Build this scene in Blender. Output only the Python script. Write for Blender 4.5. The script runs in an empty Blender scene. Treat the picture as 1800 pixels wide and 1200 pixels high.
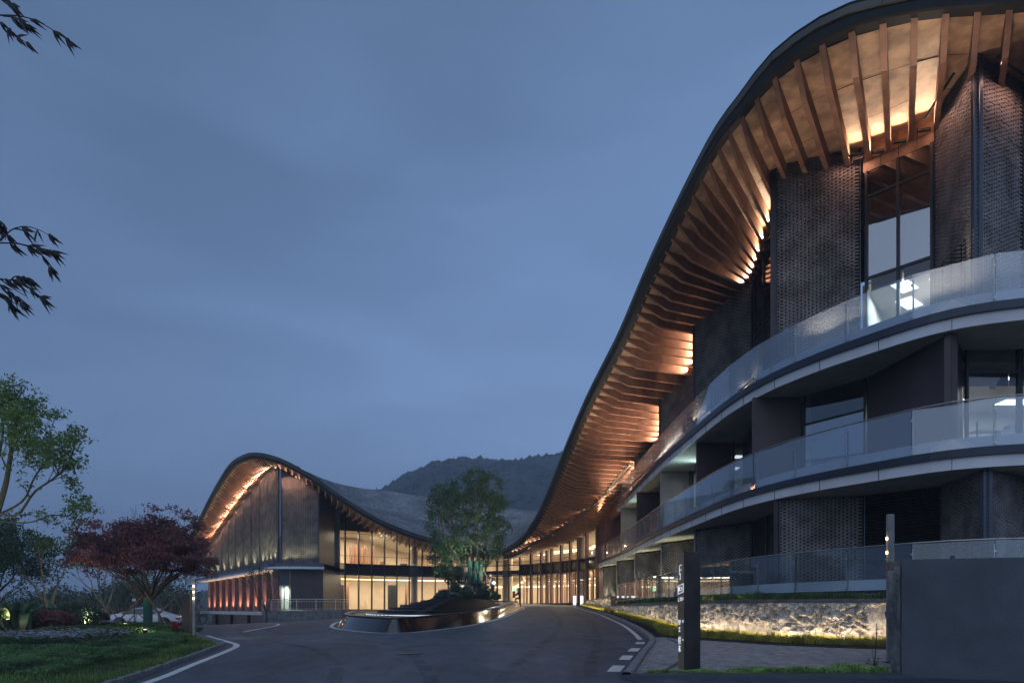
import bpy, bmesh, math, random
import numpy as np
from mathutils import Vector, Matrix, noise as mnoise

rng = np.random.default_rng(7)
random.seed(7)
sc = bpy.context.scene
COL = sc.collection
PI = math.pi
H, FPX, CAMZ = 1070.0, 1200.0, 1.6

# ------------------------------------------------------------------ camera
cam = bpy.data.cameras.new('camera')
cam.lens = 24.0
cam.sensor_width = 36.0
cam.shift_y = (H - 600.0) / 1800.0
cam.clip_start = 0.1
cam.clip_end = 4000
cam_ob = bpy.data.objects.new('camera', cam)
COL.objects.link(cam_ob)
cam_ob.location = (0, 0, CAMZ)
cam_ob.rotation_euler = (math.radians(90), 0, 0)
sc.camera = cam_ob

# ------------------------------------------------------------------ render
sc.render.engine = 'CYCLES'
try:
    sc.cycles.use_denoising = True
    sc.cycles.denoiser = 'OPENIMAGEDENOISE'
except Exception:
    pass
sc.cycles.max_bounces = 6
sc.cycles.diffuse_bounces = 3
sc.cycles.glossy_bounces = 4
sc.cycles.transmission_bounces = 4
sc.cycles.transparent_max_bounces = 24
sc.cycles.sample_clamp_indirect = 4.0
sc.cycles.sample_clamp_direct = 30.0
sc.cycles.caustics_reflective = False
sc.cycles.caustics_refractive = False
sc.view_settings.view_transform = 'Standard'
sc.view_settings.look = 'None'
sc.view_settings.gamma = 1.0
sc.view_settings.exposure = 0.0
sc.view_settings.use_curve_mapping = False

# ------------------------------------------------------------------ dusk sky
W = bpy.data.worlds.new('World')
sc.world = W
W.use_nodes = True
nt = W.node_tree
nt.nodes.clear()
out = nt.nodes.new('ShaderNodeOutputWorld')
bg = nt.nodes.new('ShaderNodeBackground')
nt.links.new(bg.outputs[0], out.inputs[0])
tc = nt.nodes.new('ShaderNodeTexCoord')
sep = nt.nodes.new('ShaderNodeSeparateXYZ')
nt.links.new(tc.outputs['Generated'], sep.inputs[0])
ramp = nt.nodes.new('ShaderNodeValToRGB')
ramp.color_ramp.interpolation = 'B_SPLINE'
cr = ramp.color_ramp
cr.elements[0].position = 0.0
cr.elements[0].color = (.122, .190, .336, 1)
cr.elements[1].position = 1.0
cr.elements[1].color = (.075, .120, .210, 1)
for p, c in ((.10, (.156, .242, .422)), (.26, (.146, .236, .424)), (.42, (.116, .194, .358)), (.62, (.084, .140, .256))):
    e = cr.elements.new(p)
    e.color = (*c, 1)
nt.links.new(sep.outputs['Z'], ramp.inputs[0])
# streaky cloud layer: direction projected on a high flat layer, stretched
mp = nt.nodes.new('ShaderNodeMapping')
mp.inputs['Rotation'].default_value = (0, 0.32, 0.35)
mp.inputs['Scale'].default_value = (1.6, 2.2, 6.0)
nt.links.new(tc.outputs['Generated'], mp.inputs['Vector'])
cn = nt.nodes.new('ShaderNodeTexNoise')
cn.inputs['Scale'].default_value = 1.5
cn.inputs['Detail'].default_value = 6.0
cn.inputs['Roughness'].default_value = 0.45
cn.inputs['Distortion'].default_value = 0.4
nt.links.new(mp.outputs[0], cn.inputs['Vector'])
cr2 = nt.nodes.new('ShaderNodeMapRange')
cr2.inputs['From Min'].default_value = 0.3
cr2.inputs['From Max'].default_value = 0.7
cr2.inputs['To Min'].default_value = 0.86
cr2.inputs['To Max'].default_value = 1.13
nt.links.new(cn.outputs['Fac'], cr2.inputs['Value'])
# the sky is a little darker towards the west (left)
ax = nt.nodes.new('ShaderNodeMapRange')
ax.inputs['From Min'].default_value = -0.75
ax.inputs['From Max'].default_value = 0.25
ax.inputs['To Min'].default_value = 0.62
ax.inputs['To Max'].default_value = 1.0
nt.links.new(sep.outputs['X'], ax.inputs['Value'])
mul = nt.nodes.new('ShaderNodeMath')
mul.operation = 'MULTIPLY'
nt.links.new(cr2.outputs[0], mul.inputs[0])
nt.links.new(ax.outputs[0], mul.inputs[1])
vm = nt.nodes.new('ShaderNodeVectorMath')
vm.operation = 'SCALE'
nt.links.new(ramp.outputs[0], vm.inputs[0])
nt.links.new(mul.outputs[0], vm.inputs['Scale'])
nt.links.new(vm.outputs[0], bg.inputs[0])
bg.inputs[1].default_value = 1.62

sun = bpy.data.lights.new('dusk_sun', 'SUN')
sun.energy = 1.0
sun.angle = math.radians(100)
sun.color = (.75, .85, 1.0)
so = bpy.data.objects.new('dusk_sun', sun)
so.rotation_euler = (math.radians(58), 0, math.radians(-20))
COL.objects.link(so)

# ------------------------------------------------------------------ helpers
def P(px, py, Y):
    return Vector(((px - 900.0) * Y / FPX, Y, CAMZ + (H - py) * Y / FPX))

def tag(o, label=None, cat=None, group=None, kind=None):
    if label: o['label'] = label
    if cat: o['category'] = cat
    if group: o['group'] = group
    if kind: o['kind'] = kind
    return o

def thing(name, loc, label, cat, group=None):
    o = bpy.data.objects.new(name, None)
    o.empty_display_size = 0.3
    o.location = loc
    COL.objects.link(o)
    return tag(o, label, cat, group)

def attach(o, parent):
    """child built in world coordinates under a parent that stands anywhere"""
    o.parent = parent
    m = Matrix.Identity(4)
    chain = []
    p = parent
    while p is not None:
        chain.append(p)
        p = p.parent
    w = Matrix.Identity(4)
    for p in reversed(chain):
        w = w @ p.matrix_parent_inverse @ p.matrix_basis
    o.matrix_parent_inverse = w.inverted()

class MB:
    def __init__(s):
        s.v = []; s.f = []; s.n = 0
    def add(s, V, F):
        V = np.asarray(V, dtype=float).reshape(-1, 3)
        s.v.append(V)
        k = s.n
        s.f.extend([tuple(int(i) + k for i in f) for f in F])
        s.n += len(V)
    def box(s, c, d, rz=0.0):
        x, y, z = d[0] / 2, d[1] / 2, d[2] / 2
        V = np.array([(-x,-y,-z),(x,-y,-z),(x,y,-z),(-x,y,-z),(-x,-y,z),(x,-y,z),(x,y,z),(-x,y,z)])
        if rz:
            cz, sz = math.cos(rz), math.sin(rz)
            V = V @ np.array([(cz, sz, 0), (-sz, cz, 0), (0, 0, 1)])
        s.add(V + np.array(c), [(0,3,2,1),(4,5,6,7),(0,1,5,4),(1,2,6,5),(2,3,7,6),(3,0,4,7)])
    def wallbox(s, p0, p1, z0, z1, t, off=0.0, z1b=None, z0b=None):
        """box along plan line p0->p1, thickness t to the right-hand normal side, offset off"""
        p0 = np.array(p0[:2], float); p1 = np.array(p1[:2], float)
        d = p1 - p0; L = np.linalg.norm(d); d = d / max(L, 1e-6)
        n = np.array((d[1], -d[0]))
        a, b = p0 + n * off, p1 + n * off
        a2, b2 = a + n * t, b + n * t
        z1b = z1 if z1b is None else z1b
        z0b = z0 if z0b is None else z0b
        V = [(*a, z0), (*b, z0b), (*b2, z0b), (*a2, z0), (*a, z1), (*b, z1b), (*b2, z1b), (*a2, z1)]
        s.add(V, [(0,1,2,3),(4,7,6,5),(0,4,5,1),(1,5,6,2),(2,6,7,3),(3,7,4,0)])
    def tube(s, pts, r, n=6, cap=True):
        pts = [Vector(p) for p in pts]
        if not hasattr(r, '__len__'): r = [r] * len(pts)
        V = []; F = []
        u = None
        for i, p in enumerate(pts):
            t = (pts[min(i + 1, len(pts) - 1)] - pts[max(i - 1, 0)])
            if t.length < 1e-9: t = Vector((0, 0, 1))
            t.normalize()
            if u is None:
                u = t.cross(Vector((0, 0, 1)) if abs(t.z) < .9 else Vector((1, 0, 0))).normalized()
            else:
                u = (u - t * u.dot(t))
                u = u.normalized() if u.length > 1e-6 else t.orthogonal().normalized()
            w = t.cross(u)
            for k in range(n):
                a = 2 * PI * k / n
                V.append(p + (u * math.cos(a) + w * math.sin(a)) * r[i])
        for i in range(len(pts) - 1):
            for k in range(n):
                a, b = i * n + k, i * n + (k + 1) % n
                F.append((a, a + n, b + n, b))
        if cap:
            F.append(tuple(range(n)))
            m = (len(pts) - 1) * n
            F.append(tuple(m + k for k in reversed(range(n))))
        s.add(V, F)
    def loft(s, rows, close=False, flip=False):
        """rows: list of equal-length point lists -> quads"""
        m = len(rows[0]); V = [p for r in rows for p in r]; F = []
        kk = m if close else m - 1
        for i in range(len(rows) - 1):
            for j in range(kk):
                a, b = i * m + j, i * m + (j + 1) % m
                q = (a, b, b + m, a + m)
                F.append(q[::-1] if flip else q)
        s.add(V, F)
    def poly(s, pts, flip=False):
        F = list(range(len(pts)))
        s.add(pts, [tuple(F[::-1]) if flip else tuple(F)])
    def prism(s, pts2, z0, z1):
        n = len(pts2)
        V = [(x, y, z0) for x, y in pts2] + [(x, y, z1) for x, y in pts2]
        F = [tuple(reversed(range(n))), tuple(range(n, 2 * n))] + [(i, (i + 1) % n, n + (i + 1) % n, n + i) for i in range(n)]
        s.add(V, F)
    def build(s, name, mat, parent=None, smooth=False, **props):
        me = bpy.data.meshes.new(name)
        V = np.concatenate(s.v) if s.v else np.zeros((0, 3))
        me.from_pydata(V.tolist(), [], s.f)
        if mat: me.materials.append(mat)
        if smooth: me.shade_smooth()
        o = bpy.data.objects.new(name, me)
        COL.objects.link(o)
        if parent is not None: attach(o, parent)
        for k, v in props.items(): o[k] = v
        return o

def quads(name, V4, mat, parent=None, col=None, **props):
    """V4: (n,4,3) array of quads -> one mesh, fast"""
    V4 = np.asarray(V4, dtype=np.float32)
    n = len(V4); k = V4.shape[1]
    me = bpy.data.meshes.new(name)
    me.vertices.add(n * k); me.vertices.foreach_set('co', V4.reshape(-1))
    me.loops.add(n * k); me.loops.foreach_set('vertex_index', np.arange(n * k, dtype=np.int32))
    me.polygons.add(n)
    me.polygons.foreach_set('loop_start', (np.arange(n) * k).astype(np.int32))
    try:
        me.polygons.foreach_set('loop_total', np.full(n, k, dtype=np.int32))
    except Exception:
        pass
    me.update(calc_edges=True)
    me.materials.append(mat)
    o = bpy.data.objects.new(name, me)
    COL.objects.link(o)
    if parent is not None: attach(o, parent)
    for a, b in props.items(): o[a] = b
    return o

def dup(root, loc, rz=None, scale=None, label=None, group=None):
    r = root.copy(); COL.objects.link(r)
    r.location = loc
    if rz is not None: r.rotation_euler = (0, 0, rz)
    if scale is not None: r.scale = (scale, scale, scale) if not hasattr(scale, '__len__') else scale
    if label: r['label'] = label
    if group: r['group'] = group
    for ch in list(root.children):
        c = ch.copy(); COL.objects.link(c); c.parent = r
        for g in list(ch.children):
            d = g.copy(); COL.objects.link(d); d.parent = c
    return r

def catmull(pts, ts):
    pts = np.asarray(pts, float); n = len(pts)
    out = []
    for t in ts:
        i = int(min(max(math.floor(t), 0), n - 2)); f = t - i
        p0 = pts[max(i - 1, 0)]; p1 = pts[i]; p2 = pts[i + 1]; p3 = pts[min(i + 2, n - 1)]
        out.append(.5 * ((2 * p1) + (-p0 + p2) * f + (2 * p0 - 5 * p1 + 4 * p2 - p3) * f * f + (-p0 + 3 * p1 - 3 * p2 + p3) * f ** 3))
    return np.array(out)

def resample(pts, step):
    """dense catmull then uniform arc length; returns points"""
    ts = np.linspace(0, len(pts) - 1, (len(pts) - 1) * 24 + 1)
    c = catmull(pts, ts)
    L = np.concatenate([[0], np.cumsum(np.linalg.norm(np.diff(c, axis=0), axis=1))])
    n = max(2, int(round(L[-1] / step)) + 1)
    s = np.linspace(0, L[-1], n)
    return np.stack([np.interp(s, L, c[:, k]) for k in range(c.shape[1])], axis=1)

# ------------------------------------------------------------------ materials
def mat(name, col, rough=.6, metal=0.0, var=.15, vscale=3.0, bump=0.0, bscale=40.0, spec=.5, col2=None, stretch=None, emit=None, estr=0.0, coat=0.0, trans=0.0, fine=0.0):
    m = bpy.data.materials.new(name)
    m.use_nodes = True
    t = m.node_tree; b = t.nodes['Principled BSDF']
    b.inputs['Roughness'].default_value = rough
    b.inputs['Metallic'].default_value = metal
    b.inputs['Specular IOR Level'].default_value = spec
    if coat: b.inputs['Coat Weight'].default_value = coat
    co = t.nodes.new('ShaderNodeTexCoord')
    mpn = t.nodes.new('ShaderNodeMapping')
    t.links.new(co.outputs['Object'], mpn.inputs['Vector'])
    if stretch: mpn.inputs['Scale'].default_value = stretch
    n1 = t.nodes.new('ShaderNodeTexNoise')
    n1.inputs['Scale'].default_value = vscale; n1.inputs['Detail'].default_value = 5
    t.links.new(mpn.outputs[0], n1.inputs['Vector'])
    r = t.nodes.new('ShaderNodeValToRGB')
    c1 = tuple(max(0, c * (1 - var)) for c in col)
    c2 = tuple(min(1, c * (1 + var)) for c in (col2 or col))
    r.color_ramp.elements[0].position = .35; r.color_ramp.elements[0].color = (*c1, 1)
    r.color_ramp.elements[1].position = .65; r.color_ramp.elements[1].color = (*c2, 1)
    t.links.new(n1.outputs['Fac'], r.inputs[0])
    if fine:
        n3 = t.nodes.new('ShaderNodeTexNoise'); n3.inputs['Scale'].default_value = 35; n3.inputs['Detail'].default_value = 8; n3.inputs['Roughness'].default_value = .75
        n4 = t.nodes.new('ShaderNodeTexNoise'); n4.inputs['Scale'].default_value = 1.7; n4.inputs['Detail'].default_value = 7; n4.inputs['Distortion'].default_value = 1.2
        t.links.new(co.outputs['Object'], n3.inputs['Vector']); t.links.new(mpn.outputs[0], n4.inputs['Vector'])
        am = t.nodes.new('ShaderNodeMath'); am.operation = 'ADD'; t.links.new(n3.outputs['Fac'], am.inputs[0]); t.links.new(n4.outputs['Fac'], am.inputs[1])
        mr = t.nodes.new('ShaderNodeMapRange'); mr.inputs['From Min'].default_value = .7; mr.inputs['From Max'].default_value = 1.3
        mr.inputs['To Min'].default_value = 1 - fine * 1.6; mr.inputs['To Max'].default_value = 1 + fine * 1.6
        t.links.new(am.outputs[0], mr.inputs['Value'])
        vs = t.nodes.new('ShaderNodeVectorMath'); vs.operation = 'SCALE'; t.links.new(r.outputs[0], vs.inputs[0]); t.links.new(mr.outputs[0], vs.inputs['Scale'])
        t.links.new(vs.outputs[0], b.inputs['Base Color'])
    else:
        t.links.new(r.outputs[0], b.inputs['Base Color'])
    if bump:
        n2 = t.nodes.new('ShaderNodeTexNoise')
        n2.inputs['Scale'].default_value = bscale; n2.inputs['Detail'].default_value = 6
        t.links.new(mpn.outputs[0], n2.inputs['Vector'])
        bp = t.nodes.new('ShaderNodeBump')
        bp.inputs['Strength'].default_value = bump; bp.inputs['Distance'].default_value = .03
        t.links.new(n2.outputs['Fac'], bp.inputs['Height'])
        t.links.new(bp.outputs[0], b.inputs['Normal'])
    if emit:
        b.inputs['Emission Color'].default_value = (*emit, 1)
        b.inputs['Emission Strength'].default_value = estr
    return m

def emit_mat(name, col, s):
    m = bpy.data.materials.new(name); m.use_nodes = True
    t = m.node_tree; b = t.nodes['Principled BSDF']
    b.inputs['Base Color'].default_value = (*col, 1)
    b.inputs['Emission Color'].default_value = (*col, 1)
    b.inputs['Emission Strength'].default_value = s
    return m

def glass_mat(name, tint=(.9, .95, 1), ior=1.5, rough=0.02, milk=0.0, boost=1.0, milkcol=(.75, .85, .95)):
    m = bpy.data.materials.new(name); m.use_nodes = True
    t = m.node_tree; t.nodes.clear()
    o = t.nodes.new('ShaderNodeOutputMaterial')
    tr = t.nodes.new('ShaderNodeBsdfTransparent'); tr.inputs[0].default_value = (*tint, 1)
    gl = t.nodes.new('ShaderNodeBsdfGlossy'); gl.inputs['Roughness'].default_value = rough
    gl.inputs[0].default_value = (.95, .97, 1, 1)
    ge = t.nodes.new('ShaderNodeNewGeometry')
    dt = t.nodes.new('ShaderNodeVectorMath'); dt.operation = 'DOT_PRODUCT'
    t.links.new(ge.outputs['Normal'], dt.inputs[0]); t.links.new(ge.outputs['Incoming'], dt.inputs[1])
    ab = t.nodes.new('ShaderNodeMath'); ab.operation = 'ABSOLUTE'; t.links.new(dt.outputs['Value'], ab.inputs[0])
    iv = t.nodes.new('ShaderNodeMath'); iv.operation = 'SUBTRACT'; iv.inputs[0].default_value = 1.0; t.links.new(ab.outputs[0], iv.inputs[1])
    pw = t.nodes.new('ShaderNodeMath'); pw.operation = 'POWER'; pw.inputs[1].default_value = 5.0; t.links.new(iv.outputs[0], pw.inputs[0])
    f0 = ior
    mm = t.nodes.new('ShaderNodeMath'); mm.operation = 'MULTIPLY_ADD'; mm.use_clamp = True
    mm.inputs[1].default_value = 1 - f0; mm.inputs[2].default_value = f0
    t.links.new(pw.outputs[0], mm.inputs[0])
    base = tr
    if milk:
        df = t.nodes.new('ShaderNodeBsdfTranslucent'); df.inputs[0].default_value = (*milkcol, 1)
        d2 = t.nodes.new('ShaderNodeBsdfDiffuse'); d2.inputs[0].default_value = (*milkcol, 1)
        ad = t.nodes.new('ShaderNodeMixShader'); ad.inputs[0].default_value = .6
        t.links.new(df.outputs[0], ad.inputs[1]); t.links.new(d2.outputs[0], ad.inputs[2])
        mx0 = t.nodes.new('ShaderNodeMixShader'); mx0.inputs[0].default_value = milk
        t.links.new(tr.outputs[0], mx0.inputs[1]); t.links.new(ad.outputs[0], mx0.inputs[2])
        base = mx0
    mx = t.nodes.new('ShaderNodeMixShader')
    t.links.new(mm.outputs[0], mx.inputs[0])
    t.links.new(base.outputs[0], mx.inputs[1]); t.links.new(gl.outputs[0], mx.inputs[2])
    t.links.new(mx.outputs[0], o.inputs[0])
    return m

MT = {}
MT['copper'] = mat('copper_soffit', (.36, .225, .145), .55, .0, .30, 1.6, .35, 9, col2=(.47, .32, .21), stretch=(1, 1, 1))
MT['rib'] = mat('copper_rib', (.31, .17, .12), .45, .15, .22, 2.5, .1, 30)
MT['void'] = mat('dark_void', (.012, .012, .014), .8)
MT['fascia_dark'] = mat('roof_edge_metal', (.020, .022, .024), .8, .0, .2, 1.0, .05)
MT['gutter'] = mat('gutter_metal', (.085, .085, .075), .6, .2, .25, .8)
MT['tile'] = mat('roof_tile', (.22, .235, .25), .7, 0, .25, .35, .3, 14, fine=.35)
MT['brick'] = mat('grey_brick', (.160, .153, .150), .7, 0, .40, 1.4, .3, 60)
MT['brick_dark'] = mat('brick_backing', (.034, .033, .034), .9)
MT['slab'] = mat('pale_metal_fascia', (.60, .61, .65), .5, .0, .10, .7)
MT['slab_dark'] = mat('dark_metal_strip', (.045, .055, .075), .35, .5, .15, .7)
MT['soffit_w'] = mat('painted_soffit', (.42, .45, .44), .7, 0, .12, 1.5, .1, 8)
MT['brown'] = mat('dark_brown_panel', (.055, .036, .036), .45, 0, .25, .9, .05)
MT['redbrown'] = mat('red_brown_panel', (.20, .085, .068), .5, 0, .25, .9, .05)
MT['pale'] = mat('pale_stone_panel', (.33, .29, .26), .7, 0, .15, 1.2, .15, 25)
MT['frame'] = mat('window_frame_metal', (.03, .033, .038), .4, .6, .1)
MT['louvre'] = mat('louvre_metal', (.028, .03, .034), .45, .5, .15)
MT['steel'] = mat('brushed_steel', (.48, .48, .47), .32, .9, .1)
MT['glass_rail'] = glass_mat('balustrade_glass', (.82, .88, .93), .10, .03, .16)
MT['glass'] = glass_mat('clear_glazing', (.88, .90, .90), .07, .01, 0)
MT['glass_dark'] = glass_mat('dark_glazing', (.30, .34, .38), .16, .01, 0)
MT['glass_sky'] = glass_mat('blue_coated_glazing', (.30, .36, .46), .38, .03, 0)
MT['glass_rail_clear'] = glass_mat('clear_balustrade_glass', (.84, .90, .93), .06, .02, .04)
MT['pane_backing'] = mat('blue_pane_backing', (.10, .13, .19), .8, 0, .05, 1)  # added pane backing, coloured blue like the sky those panes reflect
MT['spandrel'] = mat('spandrel_glass', (.012, .013, .016), .08, 0, .2, .8, 0, spec=.8)
MT['asphalt'] = mat('asphalt', (.058, .068, .088), .55, 0, .28, .22, .6, 110, spec=.35, stretch=(1, .4, 1), fine=.42)
MT['white'] = mat('white_paint', (.62, .62, .58), .6, 0, .12, 3, .1)
MT['kerb'] = mat('kerb_stone', (.19, .19, .19), .75, 0, .2, 4, .3, 40)
MT['paver'] = mat('clay_paver', (.31, .285, .28), .8, 0, .3, 5, .3, 60)
MT['soil'] = mat('soil', (.035, .028, .02), .95, 0, .3, 3, .6, 20)
MT['lawn'] = mat('lawn_ground', (.035, .065, .018), .95, 0, .4, 2, .8, 30)
MT['grass'] = mat('grass_blades', (.085, .16, .035), .7, 0, .5, 1.2, col2=(.12, .19, .04))
MT['grass_y'] = mat('yellow_grass', (.27, .26, .04), .7, 0, .5, 2.5, col2=(.26, .24, .05))
MT['leaf'] = mat('leaf_green', (.060, .11, .040), .55, 0, .45, 1.5, col2=(.09, .15, .05))
MT['leaf_light'] = mat('leaf_light_green', (.11, .18, .05), .55, 0, .4, 1.5)
MT['leaf_dark'] = mat('leaf_dark_green', (.040, .078, .044), .5, 0, .4, 2)
MT['leaf_red'] = mat('maple_leaf', (.12, .052, .068), .6, 0, .4, 1.0, col2=(.21, .09, .085))
MT['leaf_cover'] = mat('ground_cover_leaf', (.060, .115, .045), .5, 0, .5, 1.0, col2=(.09, .165, .06))
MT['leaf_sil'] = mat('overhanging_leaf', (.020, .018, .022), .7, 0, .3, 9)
MT['bark'] = mat('bark', (.075, .062, .048), .9, 0, .35, 6, .5, 30)
MT['bark_pale'] = mat('pale_bark', (.17, .155, .12), .9, 0, .3, 6, .4, 30)
MT['wrap'] = mat('green_trunk_wrap', (.035, .115, .095), .8, 0, .25, 8, .4, 25, stretch=(1, 1, 6))
MT['pole'] = mat('timber_prop', (.20, .12, .075), .8, 0, .25, 6, .2)
MT['flower'] = mat('lilac_flower', (.50, .44, .60), .7, 0, .2, 6)
MT['stone'] = mat('cleft_stone', (.36, .31, .26), .85, 0, .35, 5.0, .9, 30, col2=(.46, .41, .35))
MT['coping'] = mat('coping_stone', (.085, .08, .078), .8, 0, .25, 4, .4, 30)
MT['granite'] = mat('grey_granite', (.14, .145, .15), .8, 0, .35, 2.2, .9, 12)
MT['clad'] = mat('dark_blue_cladding', (.050, .060, .078), .5, 0, .20, .8, .12, 25, fine=.12)
MT['coping_brown'] = mat('brown_coping', (.13, .10, .085), .75, 0, .25, 5, .3)
MT['blackstone'] = mat('black_polished_granite', (.010, .011, .013), .09, 0, .3, 2, .02, 10, spec=.9)
MT['blackstep'] = mat('black_wet_step', (.009, .010, .012), .42, 0, .3, 2, .05, 10)
MT['totem'] = mat('bronze_totem', (.07, .058, .048), .35, .7, .25, 1.5)
MT['totem_face_lit'] = mat('bronze_face_painted_lit', (.30, .22, .15), .4, .4, .25, 1.5)  # paler copy of the totem bronze: path light painted into this face
MT['carpaint'] = mat('silver_car_paint', (.46, .48, .50), .3, .35, .05, 2, coat=.6)
MT['rubber'] = mat('tyre_rubber', (.02, .02, .02), .8)
MT['rim'] = mat('alloy_rim', (.45, .45, .46), .3, .9)
MT['carglass'] = mat('car_window', (.012, .016, .022), .05, 0, .1, 2, spec=.9)
MT['cream'] = mat('cream_wall', (.56, .45, .32), .8, 0, .08, 1.0)
MT['ceil'] = mat('white_ceiling', (.66, .60, .50), .8, 0, .05, 1.0)
MT['intfloor'] = mat('polished_floor', (.30, .26, .20), .25, 0, .15, 1.0)
MT['wood'] = mat('walnut_slat', (.22, .11, .065), .5, 0, .25, 2, stretch=(1, 1, .2))
MT['column'] = mat('column_plaster', (.42, .31, .22), .6, 0, .12, 1.2)
MT['grey_plaster'] = mat('grey_render', (.22, .23, .25), .8, 0, .15, 1.0, .1)
MT['rock'] = mat('garden_rock', (.10, .095, .09), .85, 0, .35, 3, .7, 10)
MT['hill'] = mat('hill_forest', (.050, .068, .072), .95, 0, .35, .05, .8, .35)
MT['cloth'] = mat('dark_blue_cloth', (.028, .034, .05), .85, 0, .2, 8)
MT['jeans'] = mat('blue_jeans', (.04, .06, .12), .85, 0, .2, 8)
MT['skin'] = mat('skin', (.42, .27, .20), .6, 0, .05, 8)
MT['hair'] = mat('dark_hair', (.012, .010, .010), .6)
MT['e_warm'] = emit_mat('warm_lamp', (1, .62, .30), 14)
MT['e_warm_soft'] = emit_mat('warm_light_strip', (1, .80, .52), 3.0)
MT['e_white'] = emit_mat('white_lamp', (.95, .97, 1), 12)
MT['e_panel'] = emit_mat('ceiling_panel_light', (.95, .97, 1), 3.2)
MT['e_sign'] = emit_mat('sign_lit_lettering', (.85, .92, 1), .75)
MT['e_green'] = emit_mat('green_exit_sign', (.1, .9, .45), 1.6)
MT['e_dash'] = emit_mat('step_light', (.8, .85, .9), .9)
MT['screen'] = emit_mat('blue_screen', (.45, .62, 1), 1.2)

def lamp(kind, name, loc, energy, col=(1, .72, .42), target=None, size=.15, angle=90, blend=.6, sx=None, sy=None, rot=None):
    l = bpy.data.lights.new(name, kind)
    l.energy = energy; l.color = col
    if kind == 'SPOT':
        l.spot_size = math.radians(angle); l.spot_blend = blend; l.shadow_soft_size = size
    elif kind == 'POINT':
        l.shadow_soft_size = size
    elif kind == 'AREA':
        l.shape = 'RECTANGLE'; l.size = sx; l.size_y = sy
    o = bpy.data.objects.new(name, l)
    o.location = loc
    if target is not None:
        o.rotation_euler = (Vector(target) - Vector(loc)).to_track_quat('-Z', 'Y').to_euler()
    if rot is not None: o.rotation_euler = rot
    COL.objects.link(o)
    return o
WARM = (1, .73, .50)

def strip_up(a, b, out_dir, up=.8, e=100, name='soffit_fill_strip', col=WARM, w=.08, parent=None, spread=None):
    """invented fill strip and tray from a to b"""
    a = Vector(a); b = Vector(b); m = (a + b) / 2; L = (b - a).length
    d = (b - a).normalized(); o = Vector((*out_dir, 0)).normalized()
    aim = (o * (1 - abs(up)) + Vector((0, 0, 1)) * up).normalized()
    l = bpy.data.lights.new(name, 'AREA'); l.energy = e; l.color = col; l.shape = 'RECTANGLE'; l.size = L; l.size_y = w
    if spread: l.spread = math.radians(spread)
    ob = bpy.data.objects.new(name, l)
    z = -aim; x = d; y = z.cross(x).normalized(); x = y.cross(z).normalized()
    ob.matrix_world = Matrix(((x.x, y.x, z.x, m.x), (x.y, y.y, z.y, m.y), (x.z, y.z, z.z, m.z + .03), (0, 0, 0, 1)))
    COL.objects.link(ob)
    hz = -.03 if up > 0 else .09
    g = MB(); g.tube([a + Vector((0, 0, hz)), b + Vector((0, 0, hz))], .05, 4)
    return g.build('fill_strip_tray', MT['frame'], parent)

def leafify(m, k=.35):
    t = m.node_tree; b = t.nodes['Principled BSDF']; o = [n for n in t.nodes if n.type == 'OUTPUT_MATERIAL'][0]
    tr = t.nodes.new('ShaderNodeBsdfTranslucent'); mx = t.nodes.new('ShaderNodeMixShader'); mx.inputs[0].default_value = k
    src = b.inputs['Base Color'].links[0].from_socket
    sc_ = t.nodes.new('ShaderNodeVectorMath'); sc_.operation = 'SCALE'; sc_.inputs['Scale'].default_value = 1.5
    t.links.new(src, sc_.inputs[0]); t.links.new(sc_.outputs[0], tr.inputs[0])
    t.links.new(b.outputs[0], mx.inputs[1]); t.links.new(tr.outputs[0], mx.inputs[2]); t.links.new(mx.outputs[0], o.inputs[0])
for k in ('grass', 'grass_y', 'leaf', 'leaf_light', 'leaf_dark', 'leaf_red', 'leaf_cover', 'flower'): leafify(MT[k])

# ------------------------------------------------------------------ terrain
def smooth(t):
    t = min(max(t, 0.0), 1.0)
    return t * t * (3 - 2 * t)

def gz(x, y):
    base = .028 * min(max(y, -40), 79)
    off = .1 * min(max(0.0, -x - 2), 60) * smooth((y - 15) / 70)
    return base - off

def ground_hit(px, py, surf=None):
    surf = surf or gz
    Y = 6.0
    while Y < 300:
        p = P(px, py, Y)
        if p.z <= surf(p.x, Y): break
        Y += .05
    return Vector((p.x, Y, surf(p.x, Y)))

def axis(a):
    return np.array(sorted(set(a)))
gx = axis(list(np.arange(-70, 60, 1.5)) + [-1500, -900, -500, -300, -200, -140, -100, 70, 100, 150, 250, 500, 900, 1500])
gy = axis(list(np.arange(-20, 110, 1.5)) + [-800, -300, -100, -50, 120, 140, 180, 250, 400, 700, 1200, 2500])
rows = [[(x, y, gz(x, y) - .03) for x in gx] for y in gy]
g = MB(); g.loft(rows); g.build('ground', MT['soil'], kind='structure')

XR = catmull([(2.0, 12.35), (2.3, 13.4), (3.2, 16.9), (3.9, 19.5), (4.48, 22.4), (5.25, 30), (5.7, 38), (6.0, 46), (6.05, 60), (6.3, 66), (7.6, 70), (7.8, 80)], np.linspace(0, 11, 111))
XL = catmull([(-6.0, 3), (-6.4, 9), (-6.75, 12.1), (-7.2, 14.4), (-7.74, 17.2), (-8.0, 18.4), (-8.25, 19.4), (-8.7, 20.4), (-9.5, 21.6), (-11.6, 25), (-13.6, 30), (-15.8, 34), (-21, 37.4)], np.linspace(0, 12, 121))
def xr(y):
    if y < 12.35: return 26.0
    return float(np.interp(y, XR[:, 1], XR[:, 0]))
def xl(y):
    if y > 37.4: return -46.0
    return float(np.interp(y, XL[:, 1], XL[:, 0]))
ys = np.concatenate([np.arange(-6, 12.3, .5), [12.34, 12.36], np.arange(12.6, 37.3, .35), [37.39, 37.41], np.arange(38, 83, .8)])
rows = []
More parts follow.
